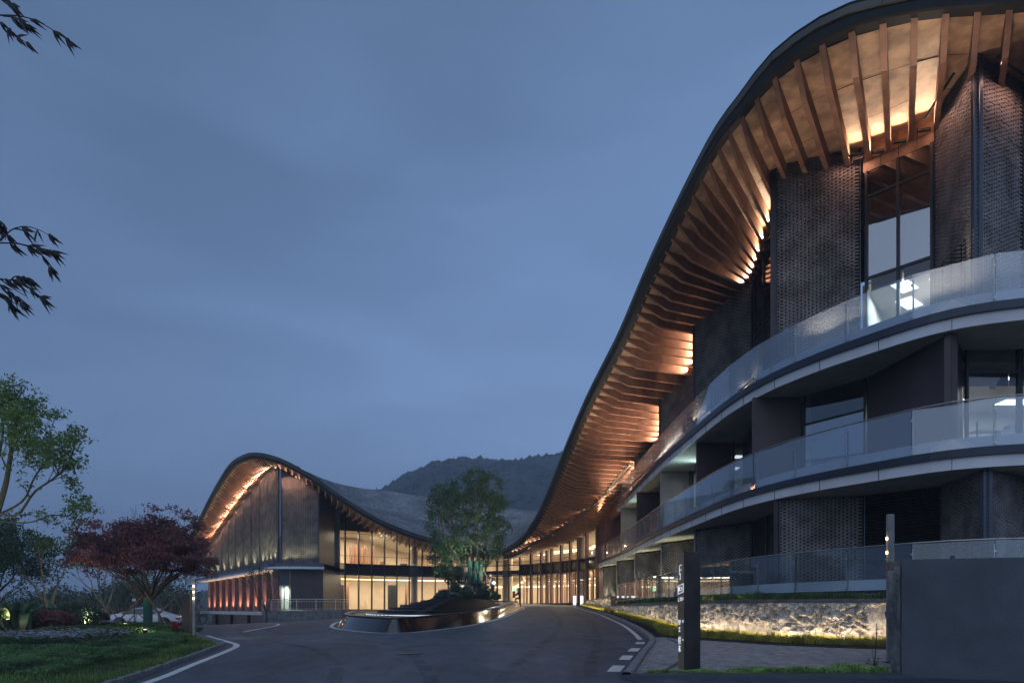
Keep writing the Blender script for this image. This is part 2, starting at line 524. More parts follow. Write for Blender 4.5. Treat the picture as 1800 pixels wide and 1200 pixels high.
for y in ys:
    a, b = xl(y), xr(y)
    rows.append([(a + (b - a) * k / 40, y, gz(a + (b - a) * k / 40, y) + .004) for k in range(41)])
g = MB(); g.loft(rows); g.build('driveway_asphalt', MT['asphalt'], kind='structure')

def ribbon(mb, pts, w, dz=.010, step=.5):
    c = resample([(p[0], p[1]) for p in pts], step)
    t = np.gradient(c, axis=0); t /= np.linalg.norm(t, axis=1)[:, None]
    n = np.stack([-t[:, 1], t[:, 0]], 1)
    a = c + n * w / 2; b = c - n * w / 2
    mb.loft([[(x, y, gz(x, y) + dz) for x, y in a], [(x, y, gz(x, y) + dz) for x, y in b]], flip=False)

# painted lines
g = MB()
ll = [(x + .42, y) for x, y in XL if 8 < y < 25]
ribbon(g, ll, .17)
g.build('white_edge_line', MT['white'], kind='structure')
g = MB()
rl = [(x - .30, y) for x, y in XR if 21.6 < y < 66]
ribbon(g, rl[::3], .16)
g.build('white_edge_line', MT['white'], kind='structure')
for (ya, yb) in ((20.1, 20.9), (17.7, 18.7), (15.6, 16.6), (13.3, 14.4)):
    g = MB()
    ribbon(g, [(xr(y) - .30, y) for y in np.linspace(ya, yb, 4)], .26, .012, .3)
    g.build('white_dash_line', MT['white'], kind='structure')
g = MB()
ribbon(g, [(-10.6, 27.0), (-13.5, 38.5), (-24, 46), (-36, 52)], .15, .012)
g.build('white_edge_line', MT['white'], kind='structure')

# kerb of small stones round the lawn, low kerb on the right
kl = [(x + .02, y) for x, y in XL if 7 < y < 26]
kc = resample(kl[::4], .155)
g = MB()
kroot = None
t = np.gradient(kc, axis=0)
first = None
kb = MB()
ribbon(kb, [(x - .10, y) for x, y in kl[::4]], .10, .02)
kroot = kb.build('lawn_kerb', MT['kerb'], kind='structure')
cm = MB(); cm.box((0, 0, 0), (.10, .125, .17)); cob = cm.build('cobble', MT['kerb'], kroot)
cobm = cob.data
bpy.data.objects.remove(cob)
for i, (x, y) in enumerate(kc[:200]):
    o = bpy.data.objects.new('cobble', cobm); COL.objects.link(o); o.parent = kroot
    o.location = (x - .02 + rng.normal() * .006, y, gz(x, y) + .02 + rng.normal() * .008)
    o.rotation_euler = (0, 0, math.atan2(t[i][1], t[i][0]) - PI / 2 + rng.normal() * .08)
g = MB()
c = resample([(x, y) for x, y in XR if y < 66][::4], .5)
t = np.gradient(c, axis=0); t /= np.linalg.norm(t, axis=1)[:, None]
n = np.stack([t[:, 1], -t[:, 0]], 1)
prof = [(-.02, .0), (-.02, .10), (.01, .12), (.13, .12), (.15, .10), (.15, .0)]
g.loft([[(x + nx * u, y + ny * u, gz(x, y) + w) for (x, y), (nx, ny) in zip(c, n)] for u, w in prof], flip=True)
g.build('driveway_kerb', MT['kerb'], kind='structure')

# ------------------------------------------------------------------ building
B = thing('curved_roof_building', (0, 60, 2.2), 'long dusk-lit building under one sweeping curved roof with copper ribbed eaves', 'building')

def zi_at(px, py, Y): return CAMZ + (H - py) * Y / FPX
ST = []  # eave(px,py,Y)  inner(x,y,z)  ridge(x,y,z)
def st(e, i, r):
    p = P(*e); ST.append([p.x, p.y, p.z, *i, *r])
st((1990, -60, 18.2), (22.0, 23.2, 17.2), (26, 36, 20))
st((1870, -42, 18.2), (18.0, 22.9, 17.8), (24, 36, 20.3))
st((1765, -28, 18.3), (15.9, 22.8, 18.1), (22, 36, 20.5))
st((1660, -22, 18.5), (14.1, 22.8, 18.1), (21, 36, 20.5))
st((1557, -5, 18.8), (13.2, 23.8, 18.1), (20.5, 36, 20.5))
st((1460, 26, 19.4), (12.4, 24.6, 18.1), (20, 36.5, 20.5))
st((1363, 92, 20.8), (11.1, 25.3, 18.1), (19, 37, 20.5))
st((1300, 170, 22.4), (10.3, 26.6, 17.9), (18.5, 38, 20.3))
st((1240, 258, 24.8), (9.9, 28.6, 17.6), (18, 41, 20))
st((1150, 440, 30.2), (9.6, 32.0, 17.0), (17, 46, 19.5))
st((1090, 580, 36.6), (9.4, 37.6, 16.0), (17, 52, 18.8))
st((1060, 640, 39.5), (9.2, 40.4, 15.1), (16.5, 56, 18.3))
st((1030, 700, 43), (9.1, 44.0, 14.2), (16, 61, 17.8))
st((1000, 770, 48), (9.0, 48.9, 13.1), (15, 68, 17.3))
st((980, 820, 53), (8.9, 54.6, 12.1), (13, 77, 16.8))
st((960, 870, 60.5), (8.6, 61.8, 10.7), (8.0, 91, 15.9))
st((935, 920, 68), (6.8, 70.2, 9.4), (3.2, 96, 15.5))
st((905, 955, 74), (3.0, 77.2, 8.5), (-.4, 98, 16.1))
st((868, 968, 76.8), (-.8, 81.0, 8.0), (-4.1, 99, 16.7))
st((820, 962, 77.6), (-5.0, 83.2, 8.1), (-8.25, 99, 17.3))
st((770, 950, 76.8), (-9.5, 82.6, 8.6), (-12.8, 99, 17.9))
st((720, 936, 74.8), (-12.6, 81.0, 9.5), (-16.3, 98, 18.3))
st((680, 920, 72.6), (-15.0, 79.0, 10.5), (-19, 97, 18.5))
st((640, 899, 70.4), (-17.0, 76.5, 11.6), (-21.4, 95, 18.5))
st((600, 873, 68.4), (-18.7, 74.0, 12.9), (-23.4, 92, 18.5))
st((560, 845, 66.8), (-20.0, 72.0, 14.0), (-24.6, 87, 18.4))
st((530, 826, 66.0), (-21.3, 71.0, 15.0), (-24.7, 82, 18.1))
st((500, 810, 65.8), (-22.6, 70.4, 15.9), (-25.4, 80, 17.9))
st((470, 800, 66.4), (-23.7, 70.6, 16.5), (-25.2, 82, 17.8))
st((445, 797, 67.8), (-24.6, 71.6, 16.8), (-24.5, 84, 17.8))
st((428, 801, 69.8), (-25.8, 73.2, 16.7), (-24, 86, 17.8))
st((405, 815, 74.9), (-29.0, 77.6, 16.1), (-25.0, 90, 17.6))
st((385, 844, 79.7), (-32.2, 82.2, 15.2), (-27, 95, 17))
st((365, 880, 85), (-36.0, 87.6, 14.0), (-29, 100, 16.4))
st((346, 919, 91), (-40.0, 93.4, 12.6), (-32, 105, 15.6))
st((328, 958, 97), (-44.4, 99.8, 11.2), (-36, 111, 14.5))
ST = np.array(ST)
ts = np.linspace(0, len(ST) - 1, (len(ST) - 1) * 24 + 1)
cs = catmull(ST, ts)
Ls = np.concatenate([[0], np.cumsum(np.linalg.norm(np.diff(cs[:, :3], axis=0), axis=1))])
NB = int(round(Ls[-1] / .80))
ss = np.linspace(0, Ls[-1], NB + 1)
RF = np.stack([np.interp(ss, Ls, cs[:, k]) for k in range(9)], 1)
EV, IN, RD = RF[:, :3], RF[:, 3:6], RF[:, 6:9]
ES = EV + np.array([0, 0, -.42])
def soff(i, t):
    return ES[i] * (1 - t) + IN[i] * t
NRM = IN[:, :2] - EV[:, :2]; NRM /= np.linalg.norm(NRM, axis=1)[:, None]
# sampled soffit heights for wall tops
_tt = np.linspace(0, 2.0, 21)
SG = np.concatenate([ES * (1 - t_) + IN * t_ for t_ in _tt])
def sz(x, y):
    d = (SG[:, 0] - x) ** 2 + (SG[:, 1] - y) ** 2
    k = np.argpartition(d, 4)[:4]
    w = 1 / (d[k] + .02)
    return float((SG[k, 2] * w).sum() / w.sum())

# roof sheet with stepped tile courses
rows = []
NR = 36
for j in range(NR):
    for (a, dz) in ((j / NR, .13), ((j + 1) / NR - .0005, .0)):
        q = EV + (RD - EV) * a
        q = q.copy(); q[:, 2] += dz - 1.1 * math.sin(PI * a) * (1 if True else 0)
        rows.append(q)
g = MB()
rows = [[tuple(p) for p in r] for r in rows]
g.loft(rows, flip=True)
roof = g.build('roof', MT['tile'], B)
# underside of the roof's far side so that it is a closed body
g = MB()
back = [[tuple(p) for p in RD], [tuple(p + np.array([0, 0, -1.2])) for p in RD], [tuple(soff(i, 2.0) + np.array([0, 0, .3])) for i in range(NB + 1)]]
g.loft(back, flip=True); g.build('roof_underlayer', MT['void'], roof)

# fascia panels + gutter
prof1 = [(.30, .02), (-.02, .03), (-.07, -.01), (-.05, -.20), (.04, -.22)]
prof2 = [(.05, -.20), (.02, -.27), (.08, -.45), (.16, -.47), (.50, -.45), (.50, -.38)]
def prof_loft(pr, i0, i1, eps=.012):
    rws = []
    for (u, w) in pr:
        r = []
        for i in range(i0, i1 + 1):
            p = EV[i].copy(); p[:2] += NRM[i] * u; p[2] += w
            r.append(p)
        r[0] = r[0] + (r[1] - r[0]) * eps; r[-1] = r[-1] + (r[-2] - r[-1]) * eps
        rws.append([tuple(p) for p in r])
    return rws
for i in range(0, NB, 4):
    j = min(i + 4, NB)
    if j - i < 2: continue
    g = MB(); g.loft(prof_loft(prof1, i, j)); g.build('fascia_panel', MT['gutter'], roof)
g = MB(); g.loft(prof_loft(prof2, 0, NB)); g.build('gutter', MT['fascia_dark'], roof)

# soffit boards (real gaps, dark backing 5 cm above)
q4 = []
te = [.10, .42, .74, 1.06, 1.40, 2.0]
for i in range(NB):
    for j in range(5):
        a0 = soff(i, te[j] + .004); a1 = soff(i + 1, te[j] + .004); b0 = soff(i, te[j + 1]); b1 = soff(i + 1, te[j + 1])
        dz = np.array([0, 0, rng.normal() * .006])
        q4.append([a0 + dz, b0 + dz, b1 + dz, a1 + dz])
sof = quads('soffit_boards', q4, MT['copper'], B, kind='stuff')
g = MB(); g.loft([[tuple(soff(i, t_) + np.array([0, 0, .06])) for i in range(NB + 1)] for t_ in (.08, .5, 1.0, 1.5, 2.0)], flip=True)
g.build('soffit_backing', MT['void'], B)

# wall lines of the top storey
TW = [(22, 24), (15.9, 21.3), (13.75, 20.2), (14.1, 22.7), (12.55, 24.4), (9.8, 25.3), (10.7, 26.8), (11.1, 31.5), (9.3, 34.7), (10.2, 35.2),
      (10.6, 38.8), (9.05, 41.5), (10.1, 42.2), (10.4, 46.5), (8.95, 49.3), (9.9, 50), (10.2, 54.3), (8.9, 57), (8.9, 62), (8.3, 66)]
FP = [(8.3, 66), (7.53, 69), (6.2, 72.2), (4.5, 75), (2.9, 77.4), (1.0, 79.4), (-1.8, 81.3), (-6, 82.9), (-10.9, 82), (-15.5, 79.6), (-19.65, 76.8), (-22.4, 74.4)]
FC = resample(FP, .25)
SD = np.array((-.568, .823)); SN = np.array((-.823, -.568)); S0 = np.array((-23.5, 69.3))
tl = [0, 7.9, 11.7, 15.6, 19.5, 23.3, 27.3, 31.5, 35, 38.8]
LW = [(-19.4, 74.5), (-19.4, 68.6), (-23.0, 68.2), (-23.3, 68.9)] + [tuple(S0 + SD * t_) for t_ in tl]
WL = np.array(TW + [tuple(p) for p in FC] + LW)
def clip_t(i, tmax=1.5):
    a = ES[i][:2]; d = (IN[i][:2] - a)
    best = tmax
    p = WL[:-1]; e = WL[1:] - WL[:-1]
    den = d[0] * e[:, 1] - d[1] * e[:, 0]
    for k in range(len(p)):
        if abs(den[k]) < 1e-9: continue
        w = p[k] - a
        t_ = (w[0] * e[k][1] - w[1] * e[k][0]) / den[k]
        u = (w[0] * d[1] - w[1] * d[0]) / den[k]
        if -.001 <= u <= 1.001 and .2 < t_ < best: best = t_
    return best
for i in range(1, NB):
    te_ = clip_t(i)
    L = np.linalg.norm(IN[i] - ES[i])
    tan = EV[i + 1][:2] - EV[i - 1][:2]; tan = tan / np.linalg.norm(tan)
    t0 = .34 / L; kink = 1.55 / L
    tsr = [t0, kink * .5, kink, kink + .02]
    tsr += list(np.linspace(kink + .12, te_ + .01, 4))
    hw = .088
    V = []
    for t_ in tsr:
        p = soff(i, t_); dpt = .06 + .50 * min(1, max(0, (t_ - t0) / (kink - t0))) ** .9
        for sx_, zz in ((-1, .03), (1, .03), (1, -dpt), (-1, -dpt)):
            V.append((p[0] + tan[0] * hw * sx_, p[1] + tan[1] * hw * sx_, p[2] + zz))
    F = []
    m = len(tsr)
    for a in range(m - 1):
        for k in range(4):
            F.append((a * 4 + k, a * 4 + (k + 1) % 4, a * 4 + 4 + (k + 1) % 4, a * 4 + 4 + k))
    F.append((3, 2, 1, 0)); F.append(((m - 1) * 4, (m - 1) * 4 + 1, (m - 1) * 4 + 2, (m - 1) * 4 + 3))
    g = MB(); g.add(V, F); g.build('rib', MT['rib'], roof)

# track / second gutter on the soffit near the entrance
trk = [(1112, 803), (1100, 815), (1080, 842), (1060, 865), (1040, 885), (1010, 908), (980, 930), (940, 950), (905, 962), (880, 968)]
tx = np.array([p[0] for p in trk])[::-1]; ty = np.array([p[1] for p in trk])[::-1]
tp = []
for i in range(NB):
    if not (ES[i][1] > 46 and ES[i][0] > -2.5): continue
    for t_ in np.linspace(.2, 1.9, 120):
        p = soff(i, t_); px = 900 + 1200 * p[0] / p[1]; py = H - 1200 * (p[2] - .35 - CAMZ) / p[1]
        if 880 <= px <= 1112 and py >= np.interp(px, tx, ty):
            tp.append(p - np.array([0, 0, .55])); break
tp = np.array(tp)
if len(tp) > 6:
    k = np.ones(5) / 5
    tps = np.stack([np.convolve(np.pad(tp[:, j], 2, mode='edge'), k, 'valid') for j in range(3)], 1)
    g = MB()
    g.tube(tps, .09, 4); g.tube(tps + np.array([.3, .15, .02]), .06, 4)
    for p in tps[::2]: g.box(p + np.array([.15, .08, .02]), (.3, .12, .1))
    TRACK = tps; g.build('soffit_track', MT['gutter'], roof)

# ------------------------------------------------------------------ brick screens
def brick_screen(p0, p1, z0, z1f, parent, amp=.12, seed=0, course=.062, pitch=.26, back=True, bands=None, name='brick_screen'):
    p0 = np.array(p0, float); p1 = np.array(p1, float)
    d = p1 - p0; L = np.linalg.norm(d); d /= L
    n = np.array((d[1], -d[0]))
    # outward normal towards the camera
    if np.dot(n, -p0) < 0: n = -n
    zt = [z1f(*(p0 + d * L * a)) for a in np.linspace(0, 1, 6)]
    zm = max(zt)
    nz = int((zm - z0) / course); nx = int(L / pitch) + 2
    ii, jj = np.meshgrid(np.arange(nx), np.arange(nz))
    u = (ii * pitch + (jj % 2) * pitch / 2 - pitch / 4).ravel(); z = (z0 + jj * course).ravel()
    ztop = np.interp(np.clip(u / L, 0, 1), np.linspace(0, 1, 6), zt)
    keep = (u > .05) & (u < L - .05) & (z < ztop + .02)
    u, z = u[keep], z[keep]
    r = np.random.default_rng(seed + 11)
    nn = len(u)
    ph = .5 + .5 * np.sin(u * 1.9 + seed * 1.3 + np.sin(z * 1.1 + seed) * 1.4) * np.cos(z * 1.4 + seed * 2.1 + np.sin(u * .9) * 1.2)
    ang = amp * (.25 + 1.4 * ph ** 2) + r.normal(0, .02, nn)
    pro = r.normal(0, .005, nn) + amp * .10 * ph
    if bands:
        for (za, zb, am) in bands:
            mk = (z > za) & (z < zb); ang = np.where(mk, am * (.6 + .4 * np.sin(u * 5.2)), ang); pro = np.where(mk, .06 * np.sin(u * 9), pro)
    hl = .1 * np.ones(nn); hl = np.minimum(hl, np.minimum(u, L - u)); th = .075; hh = course * .46
    ca, sa = np.cos(ang), np.sin(ang)
    ux = d[0] * ca + n[0] * sa; uy = d[1] * ca + n[1] * sa
    wx = n[0] * ca - d[0] * sa; wy = n[1] * ca - d[1] * sa
    cx = p0[0] + d[0] * u + n[0] * pro; cy = p0[1] + d[1] * u + n[1] * pro
    def pt(su, sw, szz):
        return np.stack([cx + ux * hl * su + wx * th * sw, cy + uy * hl * su + wy * th * sw, z + hh * szz], 1)
    A, Bp, C, D = pt(-1, .5, -1), pt(1, .5, -1), pt(1, .5, 1), pt(-1, .5, 1)
    a, b, c, e = pt(-1, -.5, -1), pt(1, -.5, -1), pt(1, -.5, 1), pt(-1, -.5, 1)
    Q = np.concatenate([np.stack(x, 1) for x in ((A, Bp, C, D), (A, a, b, Bp), (D, C, c, e), (A, D, e, a), (Bp, b, c, C))])
    o = quads(name, Q, MT['brick'], parent, kind='stuff')
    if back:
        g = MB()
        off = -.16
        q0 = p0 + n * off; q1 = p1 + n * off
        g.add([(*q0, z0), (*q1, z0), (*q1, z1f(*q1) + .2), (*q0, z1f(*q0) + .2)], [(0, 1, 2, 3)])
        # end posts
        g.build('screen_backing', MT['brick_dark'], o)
        g = MB()
        for q, s_ in ((p0, 1), (p1, -1)):
            g.wallbox(q - n * .16, q - n * .16 + d * s_ * .035, z0, z1f(*q) + .1, .01)
            a_ = q; b_ = q + d * s_ * .03
            g.add([(*(a_ - n * .16), z0), (*(b_ - n * .16), z0), (*(b_ + n * .07), z0), (*(a_ + n * .07), z0),
                   (*(a_ - n * .16), z1f(*q)), (*(b_ - n * .16), z1f(*q)), (*(b_ + n * .07), z1f(*q)), (*(a_ + n * .07), z1f(*q))],
                  [(0,1,2,3),(4,7,6,5),(0,4,5,1),(1,5,6,2),(2,6,7,3),(3,7,4,0)])
        g.build('end_post', MT['slab_dark'], o)
    return o

def solid(p0, p1, z0, z1, m, parent=None, name='wall_panel', t=.2):
    """panel with its face on the line, body behind it (away from the camera)"""
    p0 = np.array(p0, float); p1 = np.array(p1, float)
    d = (p1 - p0) / np.linalg.norm(p1 - p0); n = np.array((d[1], -d[0]))
    if np.dot(n, -(p0 + p1) / 2) > 0: p0, p1 = p1, p0
    za = z1(*p0) if callable(z1) else z1; zb = z1(*p1) if callable(z1) else z1
    g = MB(); g.wallbox(p0, p1, z0, za, t, z1b=zb)
    return g.build(name, m, parent or B)

def window(p0, p1, z0, z1, glass, parent=None, cols=2, rows_=(), fw=.07, name='window', depth=.12):
    """framed window: frame bars, one pane object per opening"""
    parent = parent or B
    p0 = np.array(p0, float); p1 = np.array(p1, float); d = p1 - p0; L = np.linalg.norm(d); d /= L
    n = np.array((d[1], -d[0]))
    if np.dot(n, -(p0 + p1) / 2) < 0: n = -n
    f1 = z1 if callable(z1) else (lambda x, y: z1)
    g = MB()
    us = np.linspace(0, L, cols + 1)
    for u in us:
        c = p0 + d * min(max(u, fw / 2), L - fw / 2)
        a = c - d * fw / 2; b = c + d * fw / 2
        zt = f1(*c)
        V = [(*(a - n * depth / 2), z0), (*(b - n * depth / 2), z0), (*(b + n * depth / 2), z0), (*(a + n * depth / 2), z0),
             (*(a - n * depth / 2), zt), (*(b - n * depth / 2), zt), (*(b + n * depth / 2), zt), (*(a + n * depth / 2), zt)]
        g.add(V, [(0,1,2,3),(4,7,6,5),(0,4,5,1),(1,5,6,2),(2,6,7,3),(3,7,4,0)])
    zl = [z0] + list(rows_)
    for k in range(cols):
        a = p0 + d * (us[k] + fw / 2); b = p0 + d * (us[k + 1] - fw / 2)
        for zz in list(rows_) + [z0]:
            V = [(*(a - n * depth * .4), zz), (*(b - n * depth * .4), zz), (*(b + n * depth * .4), zz), (*(a + n * depth * .4), zz)]
            V += [(x, y, z_ + fw) for x, y, z_ in V]
            g.add(V, [(0,3,2,1),(4,5,6,7),(0,1,5,4),(1,2,6,5),(2,3,7,6),(3,0,4,7)])
    fr = g.build(name, MT['frame'], parent)
    for k in range(cols):
        a = p0 + d * (us[k] + fw * .4); b = p0 + d * (us[k + 1] - fw * .4)
        for r_ in range(len(zl)):
            za = zl[r_] + fw * .5
            zb = zl[r_ + 1] + fw * .3 if r_ + 1 < len(zl) else None
            zA = f1(*a) if zb is None else zb; zB = f1(*b) if zb is None else zb
            if zA - za < .05 and zB - za < .05: continue
            g = MB(); g.add([(*a, za), (*b, za), (*b, zB), (*a, zA)], [(0, 1, 2, 3)])
            gm = glass[min(r_, len(glass) - 1)] if isinstance(glass, (list, tuple)) else glass
            g.build('pane', gm, fr)
            if gm is not MT['glass']:  # opaque backing added to keep uplight from leaking in behind these panes
                bo = -n * .45
                g = MB(); g.add([(*(a + bo), za - .3), (*(b + bo), za - .3), (*(b + bo), zB + .3), (*(a + bo), zA + .3)], [(0, 1, 2, 3)])
                g.build('pane_backing', MT['pane_backing'] if gm is MT['glass_sky'] else MT['void'], fr)
    return fr

# ---- balcony curve
EP = [(30, 21), (24, 19.2), (20, 18.6), (17, 18.65), (14.32, 19.1), (12.52, 20), (11.05, 22.1), (10.23, 23.6), (9.5, 25.5), (9.02, 28.0), (8.8, 31.5), (8.6, 39.6), (8.72, 50), (8.75, 57), (8.1, 69.5)]
EI = [(30, 30), (24, 27.5), (20, 26.5), (17.5, 26.5), (16.3, 27), (15.6, 27.6), (15.0, 28.4), (14.6, 29.3), (14.4, 30.3), (14.2, 31.6), (14.0, 33.8), (13.6, 40.5), (13.2, 50.5), (12.8, 58), (12.0, 71)]
_c = resample([(*p, *q) for p, q in zip(EP, EI)], .60)
# even steps along the outer edge
_L = np.concatenate([[0], np.cumsum(np.linalg.norm(np.diff(_c[:, :2], axis=0), axis=1))])
_s = np.linspace(0, _L[-1], int(_L[-1] / .52) + 1)
_c = np.stack([np.interp(_s, _L, _c[:, k]) for k in range(4)], 1)
EC, EIN = _c[:, :2], _c[:, 2:]
et = np.gradient(EC, axis=0); et /= np.linalg.norm(et, axis=1)[:, None]
# path goes from right to far; inward normal is to its right side
en = np.stack([et[:, 1], -et[:, 0]], 1)
if np.dot(en[40], (1, 1)) < 0: en = -en
def eoff(i, u):
    return EC[i] + en[i] * u
NE = len(EC)
iL3 = int(np.argmax(EC[:, 1] > 57.2))
def slab(name, gb, iend, rail, label=None):
    idx = range(0, iend)
    o_root = None
    def row(u, z): return [(*eoff(i, u), z) for i in idx]
    g = MB()
    g.loft([row(.10, gb - .23), row(.10, gb - .57), row(.16, gb - .57)], flip=False)
    # end cap
    g2 = MB()
    g2.loft([row(.16, gb - .565), row(.9, gb - .565), [(*EIN[i], gb - .565) for i in idx]], flip=False)
    e = iend - 1
    g.add([(*eoff(e, 0), gb - .02), (*eoff(e, 3), gb - .02), (*eoff(e, 3), gb - .57), (*eoff(e, 0), gb - .57)], [(0, 1, 2, 3), (3, 2, 1, 0)])
    root = g.build('balcony_slab', MT['slab'], B)
    g2.build('balcony_soffit', MT['soffit_w'], root)
    g = MB(); g.loft([row(.3, gb), row(-.02, gb), row(-.02, gb - .02), row(.0, gb - .23), row(.12, gb - .231)], flip=False)
    g.build('dark_edge_strip', MT['slab_dark'], root)
    g = MB(); g.loft([row(.30, gb + .34), row(.16, gb + .34), row(.12, gb)], flip=False)
    g.build('upstand', MT['slab'], root)
    g = MB(); g.loft([[(*EIN[i], gb) for i in idx], row(.9, gb), row(.31, gb)], flip=False)
    g.build('balcony_floor', MT['kerb'], root)
    # joints between fascia panels
    pst = 4
    for i in range(0, iend - 1, pst):
        j = min(i + pst, iend - 1)
        if j <= i: continue
        # glass panel (flat, thick, 12 mm gaps)
        a = eoff(i, .0) + (EC[j] - EC[i]) * .006; b = eoff(j, .0) - (EC[j] - EC[i]) * .006
        g = MB(); g.wallbox(a, b, gb + .02, gb + 1.36, .018)
        g.build('glass_panel', MT['glass_rail_clear' if gb < 3 else 'glass_rail'], root)
        # post
        p = eoff(i, .11); q = eoff(i, .17)
        g = MB()
        ang = math.atan2(et[i][1], et[i][0])
        g.box((*p, gb + .62), (.018, .09, 1.22) if False else (.09, .018, 1.22), math.atan2(en[i][1], en[i][0]))
        g.tube([(*eoff(i, .01), gb + 1.05), (*eoff(i, .12), gb + 1.05)], .035, 8)
        g.tube([(*eoff(i, -.02), gb + .10), (*eoff(i, .12), gb + .10)], .03, 8)
        g.build('post', MT['steel'], root)
    if rail:
        # top rail with a gap near the corner, as built
        segs = [(0, 22), (24, iend - 1)] if rail == 2 else [(0, iend - 1)]
        for a_, b_ in segs:
            g = MB(); g.tube([(*eoff(i, .01), gb + 1.385) for i in range(a_, b_, 2)], .022, 6)
            g.build('handrail', MT['steel'], root)
    # vertical shadow gaps of the fascia
    g = MB()
    for i in range(2, iend - 1, 4):
        a = eoff(i, .095)
        g.box((*a, gb - .40), (.012, .02, .34), math.atan2(et[i][1], et[i][0]))
    g.build('fascia_joint', MT['slab_dark'], root, kind='stuff')
    return root
L3G, L2G, L1G = 10.30, 6.22, 2.20
slab('l3', L3G, iL3, 0)
slab('l2', L2G, NE, 1)
slab('l1', L1G, iL3, 2)
L3S, L2S = L3G - .57, L2G - .57

# ---- top storey walls
z0 = L3G

brick_screen((13.75, 20.2), (15.9, 21.3), z0, sz, B, seed=1, amp=.05)
brick_screen((15.95, 21.32), (21, 23.6), z0, sz, B, seed=9, amp=.05)
brick_screen((14.1, 22.7), (13.75, 20.2), z0, sz, B, seed=2, amp=.05, bands=[(10.3, 12.9, .5)])
window((12.6, 24.35), (14.05, 22.75), z0, 17.15, [MT['glass'], MT['glass_sky'], MT['glass_dark']], cols=2, rows_=(13.3, 16.2), fw=.09)
_a, _b = np.array((12.55, 24.42)), np.array((14.12, 22.70))
for r_ in range(3):
    for k in range(4):
        p0_ = _a + (_b - _a) * (k / 4 + .004); p1_ = _a + (_b - _a) * ((k + 1) / 4 - .004)
        zz0 = 17.17 + r_ * .36; zz1 = zz0 + .345 if r_ < 2 else max(sz(*p0_), sz(*p1_)) + .05
        solid(tuple(p0_), tuple(p1_), zz0, zz1, MT['copper'], name='cladding_board', t=.06)
brick_screen((9.8, 25.3), (12.5, 24.5), z0, sz, B, seed=3, amp=.04)
solid((9.8, 25.34), (10.75, 26.8), z0, sz, MT['brown'])
window((10.8, 26.9), (11.15, 31.4), z0, sz, MT['glass_dark'], cols=3, rows_=(14.0,))
brick_screen((9.3, 34.7), (11.1, 31.5), z0, sz, B, seed=4, pitch=.30, course=.08, amp=.22)
solid((9.32, 34.75), (10.2, 35.2), z0, sz, MT['brown'])
window((10.2, 35.3), (10.6, 38.7), z0, sz, MT['glass_dark'], cols=2, rows_=(14.0,))
brick_screen((9.05, 41.5), (10.6, 38.8), z0, sz, B, seed=5)
solid((9.07, 41.55), (10.1, 42.2), z0, sz, MT['brown'])
window((10.1, 42.3), (10.4, 46.4), z0, sz, MT['glass_dark'], cols=2)
brick_screen((8.95, 49.3), (10.4, 46.5), z0, sz, B, seed=6)
solid((8.97, 49.35), (9.9, 50.0), z0, sz, MT['brown'])
window((9.9, 50.1), (10.2, 54.2), z0, sz, MT['glass_dark'], cols=2)
brick_screen((8.9, 57), (10.2, 54.3), z0, sz, B, seed=7)
solid((8.9, 57.1), (8.9, 62), 9.7, sz, MT['redbrown'])
solid((8.9, 62), (8.32, 66), 6.3, sz, MT['redbrown'])

# ---- middle storey
z0 = L2G; zt = L3S + .02
def lit_room(c, d, z0, z1, e=60, col=(.80, .92, 1), panels=True, rz=0.0):
    """room behind a window: floor, ceiling, back walls and its ceiling lamps"""
    g = MB(); x, y = c; w, l = d
    g.box((x, y, z1 + .05), (w, l, .1), rz); g.build('room_ceiling', MT['ceil'], B)
    g = MB(); g.box((x, y, z0 - .05), (w, l, .1), rz); g.build('room_floor', MT['intfloor'], B)
    ux = np.array((math.cos(rz), math.sin(rz))); uy = np.array((-ux[1], ux[0]))
    cc = np.array(c) + uy * l / 2
    g = MB(); g.box((*cc, (z0 + z1) / 2), (w, .1, z1 - z0), rz)
    cc = np.array(c) + ux * w / 2
    g.box((*cc, (z0 + z1) / 2), (.1, l, z1 - z0), rz)
    g.build('room_wall', MT['ceil'], B)
    if panels:
        for k in (-.22, .22):
            for m_ in (-.25, .2):
                p = np.array(c) + ux * w * k + uy * l * m_
                g = MB(); g.box((*p, z1 - .02), (1.2, .6, .03), rz); g.build('ceiling_light', MT['e_panel'], B)
    lamp('AREA', 'room_lamp', (x, y, z1 - .1), e, col, sx=w * .6, sy=l * .6, rot=(0, 0, rz))
window((14.25, 21.45), (15.9, 21.4), z0, zt, [MT['glass'], MT['glass'], MT['glass_sky']], cols=1, rows_=(6.5, 9.0))
window((15.9, 21.4), (17.5, 21.45), z0, zt, [MT['glass'], MT['glass'], MT['glass_sky']], cols=1, rows_=(6.5, 9.0))
window((17.5, 21.45), (21, 22.4), z0, zt, [MT['glass']], cols=2, rows_=(9.0,))
lit_room((17.4, 24.3), (6.2, 5.4), 6.25, 9.3, 130)
solid((14.2, 21.5), (12.97, 20.12), z0, zt, MT['brown'])
solid((12.95, 20.12), (12.5, 24.0), z0, zt, MT['brown'])
window((11.15, 26.15), (12.48, 24.05), z0, zt, [MT['glass_sky'], MT['glass_dark']], cols=1, rows_=(8.6,))
solid((9.3, 26.3), (11.1, 26.2), z0, zt, MT['brown'])
window((10.95, 26.6), (10.75, 33.2), z0, zt, MT['glass_dark'], cols=3)
solid((9.05, 33.4), (10.75, 33.4), z0, zt, MT['brown'])
window((10.75, 33.7), (10.5, 40.3), z0, zt, MT['glass'], cols=3)
lit_room((13.2, 37.0), (5.0, 6.5), 6.25, 9.5, 160, (.75, .95, .95))
solid((8.82, 40.5), (10.5, 40.5), z0, zt, MT['pale'])
window((10.5, 40.8), (10.4, 47.4), z0, zt, MT['glass_dark'], cols=3)
